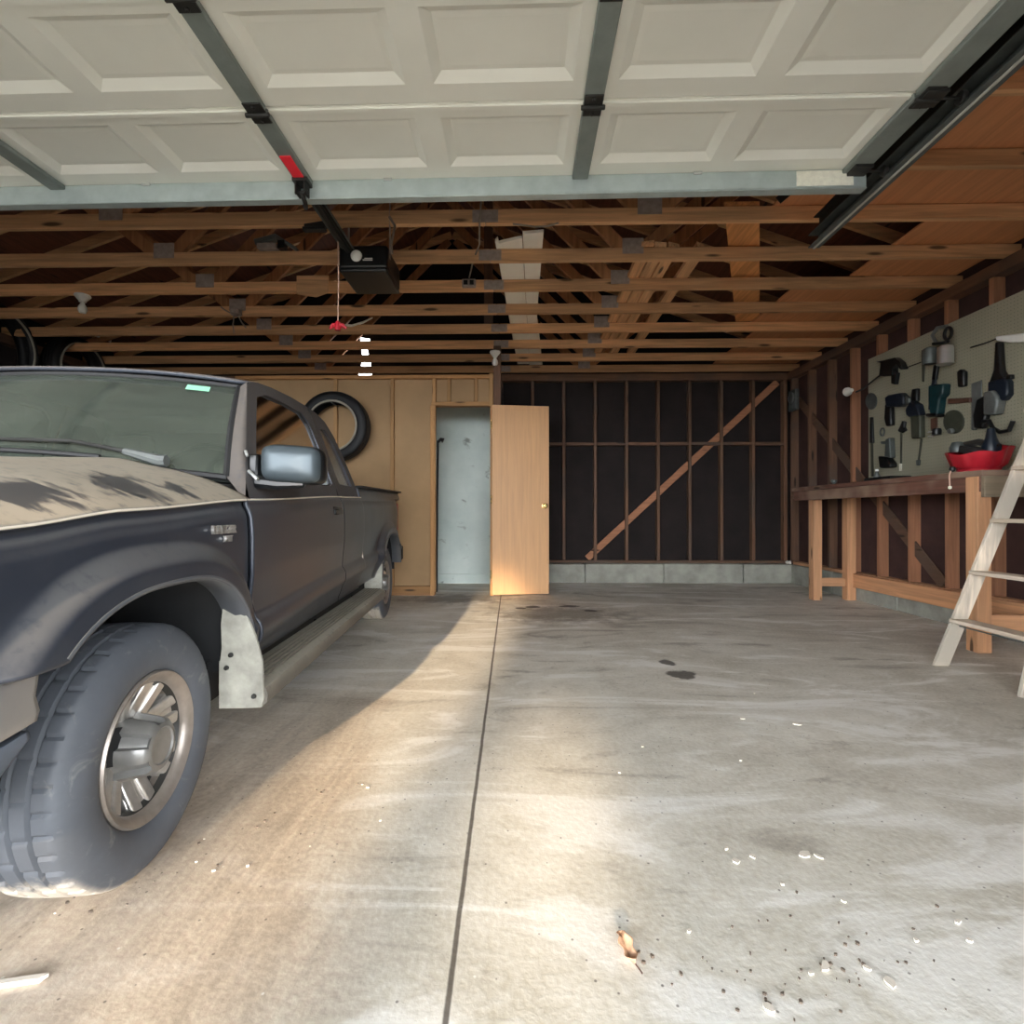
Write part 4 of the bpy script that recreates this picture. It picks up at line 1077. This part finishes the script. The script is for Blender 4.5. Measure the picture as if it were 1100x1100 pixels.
simple('sanding_disc', 'dark grey disc hung under the white bulb at the edge of the pegboard', 'disc', (937, 431), [('disc', ell(937, 431, 6, 9), .012, 'steel_dark', .004)])
simple('file', 'slim black handled file near the left edge of the pegboard', 'file', (938, 465), [('handle', [(936.5, 448), (939, 448), (940, 476), (936, 476)], .02, 'black', .004), ('blade', [(936.5, 476), (939, 476), (939.5, 512), (937, 512)], .006, 'olive', .006)])
t, o = tool('tape_ring', 'small grey ring hanging below the blue drill', 'ring', (949, 464))
m = MB(); c = ptb(949.5, 464, .014)
m.tube([c+Vector((0, .028*math.cos(k*PI/12), .036*math.sin(k*PI/12))) for k in range(25)], .007, 6, cap=False); rel(m, o).build('ring', 'greym', t)
t, o = simple('power_drill', 'dark blue pistol grip drill on the pegboard', 'drill', (968, 430), [('body', [(958, 427), (962, 424), (975, 422), (979, 426), (979, 434), (974, 437), (960, 437)], .07, 'navy', .004), ('handle', [(957, 434), (963, 436), (964, 457), (958, 458), (956, 450)], .045, 'black', .012), ('chuck', [(979, 425), (984, 427), (984, 433), (979, 434)], .04, 'steel_dark', .02)])
simple('heat_gun', 'grey green pistol shaped tool right of the blue drill', 'heat gun', (988, 445), [('body', [(980, 441), (981, 438), (986, 430), (993, 434), (996, 446), (984, 448), (981, 446)], .065, 'navy', .004), ('handle', [(985, 446), (996, 446), (996, 470), (986, 471)], .05, 'olive', .01), ('nozzle', [(986, 418), (992, 417), (992, 431), (985, 431)], .035, 'black', .02)])
simple('probe_rod', 'thin grey rod hanging below the grey green tool', 'rod', (990, 485), [('shaft', [(991, 471), (993, 471), (989.5, 495), (988, 495)], .008, 'olive', .01), ('tip', [(986.5, 494), (990.5, 494), (990, 500), (986.5, 500)], .015, 'steel_dark', .006)])
simple('screwdriver', 'long thin screwdriver with a dark clover shaped handle', 'screwdriver', (970, 475), [('handle', [(967, 462), (969, 459), (972, 452), (975, 453), (974, 459), (976, 462), (972, 465), (968, 464)], .025, 'black', .004), ('shaft', [(969.3, 465), (971.3, 465), (970.6, 500), (969, 500)], .006, 'olive', .012), ('tip', [(968.6, 498), (971, 498), (970.8, 506), (968.4, 506)], .01, 'paper', .012)])
simple('grease_gun', 'dark stepped tool standing against the left part of the pegboard', 'grease gun', (962, 490), [('body', [(959, 472), (964, 470), (965, 492), (958, 491), (959, 477), (954, 477), (954, 474), (959, 474)], .05, 'steel_dark', .02), ('base', [(953, 490), (962, 491), (967, 498), (967, 502), (955, 503)], .07, 'black', .02)])
simple('flat_bar', 'narrow olive flat bar high on the pegboard left of the floodlights', 'flat bar', (993, 390), [('bar', [(991.5, 376), (995, 376), (995, 388), (993.5, 410), (992, 410)], .01, 'olive', .004)])
t, o = tool('lead_wire', 'thin dark wire running from the clamp lamp to the flat bar', 'wire', (984, 392))
rel(MB().tube([ptb(974, 396, .03), ptb(984, 392, .02), ptb(992, 389, .02)], .004, 6), o).build('wire', 'black_m', t)
# twin floodlights
t, o = tool('floodlight', 'twin floodlight fixture with one dark and one chrome canister high on the pegboard', 'floodlight', (1024, 362))
m = MB(); c = ptb(1030, 379, .10); m.lathe([(0, .06), (.03, .06), (.05, .05), (.054, .03), (.054, -.075), (.058, -.085), (.05, -.09), (0, -.085)], c, 'z', 24); rel(m, o).build('canister', 'chrome', t)
m = MB(); c = ptb(1010, 381, .08); m.lathe([(0, .06), (.03, .06), (.046, .05), (.05, .03), (.05, -.065), (.044, -.075), (0, -.07)], c, 'z', 24); rel(m, o).build('canister', 'steel_dark', t)
m = MB(); c = ptb(1030, 358, .08); m.tube([c+Vector((0, .034*math.cos(k*PI/12), .045*math.sin(k*PI/12))) for k in range(25)], .012, 8, cap=False); m.tube([ptb(1030, 366, .08), ptb(1020, 368, .05), ptb(1012, 369, .07)], .012, 8); rel(m, o).build('swivel', 'black', t)
m = MB(); m.tube([ptb(1022, 350, .03), ptb(1014, 352, .05), ptb(1010, 360, .06), ptb(1014, 368, .06)], .014, 8); rel(m, o).build('conduit', 'greym', t)
simple('hand_saw', 'long narrow dark blade hanging below the dark floodlight canister', 'saw', (1004, 420), [('handle', [(1006, 392), (1011, 391), (1008, 408), (1004, 408)], .025, 'black', .004), ('blade', [(1004, 407), (1008, 407), (1005, 425), (1002, 440), (999.5, 440), (1001, 424)], .012, 'navy', .006)])
simple('cordless_drill', 'teal tool case shaped drill in the middle of the pegboard', 'drill', (1015, 428), [('body', [(1006, 414), (1012, 413), (1023, 412), (1022, 424), (1018, 428), (1016, 445), (1008, 445), (1006, 430)], .07, 'teal', .004), ('battery', [(1003, 444), (1016, 444), (1016, 448), (1004, 448)], .075, 'black', .002)])
simple('square', 'grey framing square with a brown wooden grip', 'square', (1045, 425), [('grip', [(1022, 428), (1046, 427), (1046, 432), (1022, 434)], .03, 'woodh', .004), ('blade', [(1045, 412), (1056, 408), (1056, 440), (1050, 462), (1045, 462)], .01, 'greym', .004)])
simple('remote', 'small black box hung between the chrome floodlight and the framing square', 'box', (1037, 406), [('body', [(1033, 399), (1037, 396), (1041, 399), (1041, 415), (1034, 416)], .04, 'black', .004)])
simple('grinding_disc', 'round olive grinding disc behind the red pan', 'disc', (1026, 452), [('disc', ell(1026, 453, 11, 13), .014, 'olive', .004), ('arbor', ell(1026, 463, 3, 3), .03, 'greym', .016)])
simple('hinge_plate', 'small brown plate hung left of the grinding disc', 'plate', (1005, 456), [('plate', [(1001, 450), (1008, 448), (1008, 461), (1001, 462)], .01, 'woodh', .004)])
t, o = tool('padlock', 'dark lock with bright rims hung above the cord at the pan edge', 'lock', (1013, 467))
m = MB(); c = ptb(1013, 467, .05); m.lathe([(0, 0), (.03, 0), (.034, -.02), (.03, -.05), (0, -.05)], c+Vector((0, 0, .05)), 'z', 16); rel(m, o).build('body', 'black', t)
m = MB(); m.lathe([(0, 0), (.018, 0), (.02, -.008), (0, -.01)], c+Vector((-.03, .02, .03)), 'z', 12); m.lathe([(0, 0), (.018, 0), (.02, -.008), (0, -.01)], c+Vector((-.03, .02, -.005)), 'z', 12); rel(m, o).build('rim', 'chrome', t)
t, o = simple('angle_grinder', 'large dark angle grinder with a long tapering neck at the right of the pegboard', 'angle grinder', (1078, 410), [('neck', [(1075.5, 367), (1080.5, 367), (1081.5, 385), (1082.5, 398), (1088, 407), (1087, 418), (1070, 418), (1069, 410), (1074, 397)], .045, 'black', .004), ('body', [(1069, 410), (1087, 405), (1091, 410), (1091, 424), (1085, 431), (1069, 424)], .055, 'navy', .004), ('motor', [(1068, 421), (1078, 419), (1083, 425), (1084, 432), (1081, 445), (1068, 446)], .07, 'greym', .01), ('guard', [(1056, 429), (1066, 424), (1067, 444), (1063, 460), (1053, 460), (1052, 446)], .045, 'black', .006), ('side_handle', [(1090, 402), (1096, 402), (1096, 407), (1090, 408)], .03, 'black', .03)])
simple('power_strip', 'white power strip at the top right of the pegboard', 'power strip', (1090, 363), [('body', [(1075, 361), (1092, 359), (1110, 357), (1110, 367), (1092, 368), (1076, 366)], .04, 'white', .004)])
t, o = tool('power_lead', 'thin dark lead running from the floodlights to the white power strip', 'cable', (1060, 370))
rel(MB().tube([ptb(1046, 373, .02), ptb(1060, 369, .02), ptb(1075, 364, .03)], .005, 6), o).build('wire', 'black_m', t)
t, o = tool('hose_hook', 'black bent pipe hung right of the red pan above the ladder', 'pipe', (1080, 462))
rel(MB().tube([ptb(1064, 453, .05), ptb(1072, 452, .06), ptb(1076, 460, .06), ptb(1084, 464, .06), ptb(1094, 462, .06), ptb(1098, 452, .06)], .014, 10), o).build('pipe', 'black', t)
# ================================================================ ON THE BENCH
BT = 1.157
pc0 = Vector((3.07, 3.57, BT))
rp = thing('red_pan', 'flared red plastic pan full of dark tools on the near end of the bench', 'pan', pc0)
m = MB()
prof = [(.0, .0), (.09, .0), (.12, .006), (.125, .03), (.15, .05), (.180, .135), (.188, .155), (.178, .15), (.145, .06), (.11, .03), (.0, .02)]
def fn(u, v):
    r, z = prof[min(len(prof)-1, int(round(v*(len(prof)-1))))]; a = 2*PI*u
    k = 1+.08*math.cos(2*a)+.05*math.cos(3*a+.5)+.035*math.sin(9*a)*(1 if z > .04 else .2); return (r*k*math.cos(a)*.92, r*k*math.sin(a)*.9, z*(1+.22*math.cos(a-.6)+.06*math.sin(5*a)))
m.grid(fn, 56, len(prof)-1, wrapu=True); m.build('bowl', 'red', rp)
hp = thing('tool_heap', 'dark jumble of tool parts heaped in the red pan', 'tools', pc0+Vector((0, .02, .04)))
m = MB(); m.obox((-.02, .03, .12), (.10, .22, .05), (.3, 'X')); m.build('flat_tool', 'black_m', hp, bevel=.01)
m = MB(); m.tube([(.05, -.12, .12), (.02, 0, .17), (.0, .12, .16)], .022, 8); m.build('hose', 'steel_black', hp)
m = MB(); m.lathe([(0, 0), (.05, 0), (.055, .03), (.03, .10), (.02, .16), (0, .165)], (.04, -.07, .09), 'z', 14); m.build('funnel', 'navy', hp)
m = MB(); m.lathe([(0, 0), (.04, 0), (.045, .03), (.03, .07), (0, .075)], (-.05, .09, .11), 'z', 14); m.build('cap', 'steel_dark', hp)
q = P(1020, 489, x=2.87)
cd = thing('knotted_cord', 'pale cord with a dark bead hanging over the front edge of the bench', 'cord', (2.868, q.y, 1.05))
m = MB(); m.tube([(.012, 0, .12), (-.0, -.002, .09), (.0, -.004, .04), (.0, -.006, .012)], .005, 6); m.build('string', 'cord', cd)
m = MB(); m.lathe([(0, -.012), (.010, -.006), (.010, .008), (0, .014)], (0, -.006, .006), 'z', 10); m.build('knot', 'paper', cd)
m = MB(); m.lathe([(0, 0), (.012, .004), (.018, .02), (.014, .035), (0, .04)], (.022, 0, .11), 'z', 12); m.build('bead', 'black', cd)
sr = thing('steel_rod', 'thin rod with a pale end leaning on the bench beside the red pan', 'rod', (2.99, q.y-.02, BT))
MB().tube([(0, 0, .0), (.03, .0, .09)], .007, 8).build('shaft', 'brass', sr)
tr_ = thing('tray', 'low dark tray on the bench below the grease gun', 'tray', (3.24, 4.70, BT))
m = MB(); m.box((-.09, -.17, 0), (.09, .17, .012)); m.box((-.09, -.17, .0), (-.078, .17, .05)); m.box((.078, -.17, 0), (.09, .17, .05)); m.box((-.09, -.17, 0), (.09, -.158, .05)); m.box((-.09, .158, 0), (.09, .17, .05)); m.build('pan', 'black', tr_, bevel=.003)
bo = thing('bottle', 'small pale bottle standing at the far end of the bench by the pegboard', 'bottle', (3.31, 4.93, BT))
MB().lathe([(0, 0), (.028, 0), (.03, .01), (.03, .07), (.016, .10), (.012, .12), (0, .12)], (0, 0, 0), 'z', 16).build('body', 'greym', bo); MB().lathe([(0, .12), (.014, .12), (.014, .14), (0, .14)], (0, 0, 0), 'z', 12).build('cap', 'white', bo)
kn = thing('chuck_key', 'small round dark knob on the far end of the workbench', 'knob', (3.18, 5.38, BT))
m = MB(); m.lathe([(0, 0), (.03, 0), (.03, .012), (.014, .02), (.014, .035), (.028, .05), (.028, .068), (0, .075)], (0, 0, 0), 'z', 16); m.build('body', 'steel_dark', kn)
# bell box on the far right wall
a = P(855, 430, x=3.415)
bb = thing('wall_timer', 'small grey round faced box on the right wall studs near the back corner', 'box', (3.415, a.y, a.z))
m = MB(); m.box((-.05, -.09, -.13), (0, .09, .13)); m.build('box', 'steel_dark', bb, bevel=.012, seg=2)
m = MB(); m.lathe([(.07, 0), (.072, -.012), (.06, -.02), (0, -.02)], (-.05, 0, .03), 'x', 24); m.build('dial', 'greym', bb)
a = P(827, 601, z=.252)
sp_ = thing('paper_scrap', 'crumpled white scrap on the concrete curb near the back right corner', 'scrap', (a.x-.02, 6.70, .25))
m = MB()
for k in range(5): m.obox((random.uniform(-.02, .02), random.uniform(-.015, .015), .014), (.04, .03, .018), (k*1.3, 'XYZ'[k % 3]))
m.build('paper', 'white', sp_, smooth=False)
# ================================================================ LADDER
ld = thing('step_ladder', 'paint worn white wooden step ladder leaning on the near end of the workbench', 'step ladder', (2.42, 2.8, 0))
o = Vector((2.42, 2.8, 0))
def LP(y, z, s=0): return Vector((2.385+.322*z-o.x+s, y-o.y, z))
yl = lambda z: 3.09-.09*z; yr = lambda z: 2.545+.09*z
ZTOP = 1.45
for f, sg in ((yl, -1), (yr, 1)):
    m = MB(); b = LP(f(0), 0); t_ = LP(f(ZTOP), ZTOP)
    q = []
    w = .085; th = .024*sg
    pts = [b, b+Vector((w, 0, 0)), t_+Vector((w, 0, 0)), t_]
    m.prism(pts, (0, th, 0)); m.build('rail', 'ladder', ld, bevel=.003)
for z in (.255, .535, .83, 1.125):
    m = MB(); m.prism([LP(yl(z)-.006, z, -.005), LP(yl(z)-.006, z, .095), LP(yr(z)+.006, z, .095), LP(yr(z)+.006, z, -.005)], (0, 0, .022)); m.build('step', 'ladder_y', ld, bevel=.003)
    if z < .3: MB().tube([LP(yl(z)-.0, z-.02, .05), LP(yr(z), z-.02, .05)], .004, 6).build('tie_rod', 'steel_dark', ld)
m = MB(); z = ZTOP; m.prism([LP(yl(z)+.035, z, -.03), LP(yl(z)+.035, z, .15), LP(yr(z)-.035, z, .15), LP(yr(z)-.035, z, -.03)], (0, 0, .024)); m.build('top_cap', 'ladder_y', ld, bevel=.004)
for f, sg in ((yl, -1), (yr, 1)):
    m = MB(); m.beam(LP(f(1.42)+.014*sg*-1, 1.30, .03), LP(f(1.42)+.014*sg*-1, 1.43, .06), .006, .05, up=(0, 1, 0)); m.build('bracket', 'steel_black', ld)
# ================================================================ FLOOR DEBRIS
fz = .001
lf = thing('dry_leaf', 'curled brown dry leaf on the bare floor near the joint', 'leaf', tuple(P(673, 1022, z=0).xy)+(fz,), .3)
def leaf(u, v):
    a = -1+2*v; w = .014*(1-a*a)**.6*(1+.25*math.sin(9*a)); return ((u-.5)*2*w, a*.035, .004+.010*abs(u-.5)*2+.006*math.sin(3*a)+.002)
MB().grid(leaf, 8, 16).build('blade', 'leaf', lf, solid=.001); MB().tube([(0, -.034, .005), (.003, -.055, .003)], .0015, 5).build('stem', 'woodh', lf)
a = P(20, 1056, z=0); sk = thing('wood_splinter', 'pale splinter of wood on the dirt in front of the truck wheel', 'splinter', (a.x, a.y, fz), .25)
MB().prism([(-.045, -.006, 0), (.04, -.010, 0), (.05, .004, 0), (-.04, .008, 0)], (0, 0, .010)).build('wood', 'chip', sk, bevel=.002)
rnd = random.Random(3)
def chipmesh(r, sx, sy, h):
    m = MB(); n = 7; pts = [(sx*math.cos(2*PI*k/n)*r.uniform(.6, 1.1), sy*math.sin(2*PI*k/n)*r.uniform(.6, 1.1), 0) for k in range(n)]
    return m.prism(pts, (0, 0, h))
big = [(885, 1038, .016), (824, 1082, .012), (1028, 990, .010), (864, 918, .018), (878, 920, .014), (855, 778, .018), (797, 772, .012), (690, 802, .008), (955, 1055, .014), (983, 1010, .008), (790, 925, .012), (808, 920, .010), (665, 830, .006), (810, 745, .006), (795, 817, .006), (780, 912, .008), (840, 950, .006), (905, 968, .007), (740, 1000, .006), (1040, 1010, .007), (930, 1040, .008), (870, 1045, .008)]
protos = []
for i, (px, py, r) in enumerate(big):
    p = P(px, py, z=0); o = chipmesh(rnd, r, r*rnd.uniform(.4, .9), .004).build('paint_chip', 'chip', smooth=False); o.location = (p.x, p.y, fz); o.rotation_euler = (0, 0, rnd.uniform(0, 6))
    tag(o, 'small pale paint chip scattered on the right half of the floor', 'chip', 'paint chips on the floor')
for i in range(60):
    px = rnd.gauss(850, 75); py = rnd.gauss(1040, 32)
    if py > 1095 or px > 1095: continue
    p = P(px, py, z=0); r = rnd.uniform(.002, .0055)
    o = chipmesh(rnd, r, r*rnd.uniform(.5, 1), r*.8).build('dirt_clod', 'dirt', smooth=False); o.location = (p.x, p.y, fz); o.rotation_euler = (0, 0, rnd.uniform(0, 6))
    tag(o, 'small dark crumb of dirt in the debris at the lower right of the floor', 'crumb', 'dirt crumbs on the floor')
for i in range(26):
    px = rnd.uniform(60, 420); py = 985-(px-60)*.42+rnd.gauss(0, 18)+10
    p = P(px, py, z=0); r = rnd.uniform(.002, .006)
    o = chipmesh(rnd, r, r*rnd.uniform(.5, 1), r*.8).build('dirt_clod', 'dirt' if i % 3 else 'chip', smooth=False); o.location = (p.x, p.y, fz)
    tag(o, 'small crumb of dirt on the brown patch beside the truck wheel', 'crumb', 'dirt crumbs beside the truck')
# ================================================================ CAMERA, LIGHT
cam = bpy.data.cameras.new('camera'); co = bpy.data.objects.new('camera', cam); COL.objects.link(co)
cam.sensor_width = 36; cam.lens = 36*F/1100; cam.clip_start = .02; cam.clip_end = 200
co.location = (0, 0, CAMZ); co.rotation_euler = (math.radians(90)+math.atan(2/F), 0, YAW); SC.camera = co

w = bpy.data.worlds.new('sky'); SC.world = w; w.use_nodes = True
nt = w.node_tree; bg = nt.nodes['Background']
bg.inputs['Color'].default_value = (.93, .96, 1.0, 1)
tc = nt.nodes.new('ShaderNodeTexCoord'); sx = nt.nodes.new('ShaderNodeSeparateXYZ'); nt.links.new(tc.outputs['Generated'], sx.inputs[0])
mr = nt.nodes.new('ShaderNodeMapRange'); mr.inputs['From Min'].default_value = .20; mr.inputs['From Max'].default_value = .52
mr.inputs['To Min'].default_value = 18.0; mr.inputs['To Max'].default_value = 1.2; mr.interpolation_type = 'SMOOTHSTEP'
nt.links.new(sx.outputs['Z'], mr.inputs['Value']); nt.links.new(mr.outputs['Result'], bg.inputs['Strength'])

sun = bpy.data.lights.new('sun', 'SUN'); so = bpy.data.objects.new('sun', sun); COL.objects.link(so)
sun.energy = 1.8; sun.color = (1, .93, .82); sun.angle = math.radians(1.0)
so.rotation_euler = Vector((.45, -1, -1.15)).to_track_quat('-Z', 'Y').to_euler()
# low warm light thrown through the opening
def beam(name, target, dist, elev, az, hx, hz, energy, blend=1.0):
    l = bpy.data.lights.new(name, 'SPOT'); o = bpy.data.objects.new(name, l); COL.objects.link(o)
    t = Vector(target); d = Vector((math.sin(az), math.cos(az), -math.tan(elev))).normalized()
    o.location = t-d*dist; o.rotation_euler = d.to_track_quat('-Z', 'Y').to_euler()
    l.spot_size = 2*math.atan(hz/dist); l.spot_blend = blend; l.shadow_soft_size = .12; l.color = (1, .76, .50)
    o.scale = (hx/hz, 1, 1); l.energy = energy; return o
beam('low_sun', (-.43, 3.4, 0), 24, math.radians(13), .09, .43, .85, 72000)
beam('low_sun_glint', (.06, 1.52, 0), 24, math.radians(13), .09, .10, .075, 60000, .7)

vs = SC.view_settings; vs.view_transform = 'Standard'; vs.look = 'None'; vs.gamma = 1; vs.use_curve_mapping = False
vs.exposure = -0.1
SC.cycles.max_bounces = 10; SC.cycles.diffuse_bounces = 6
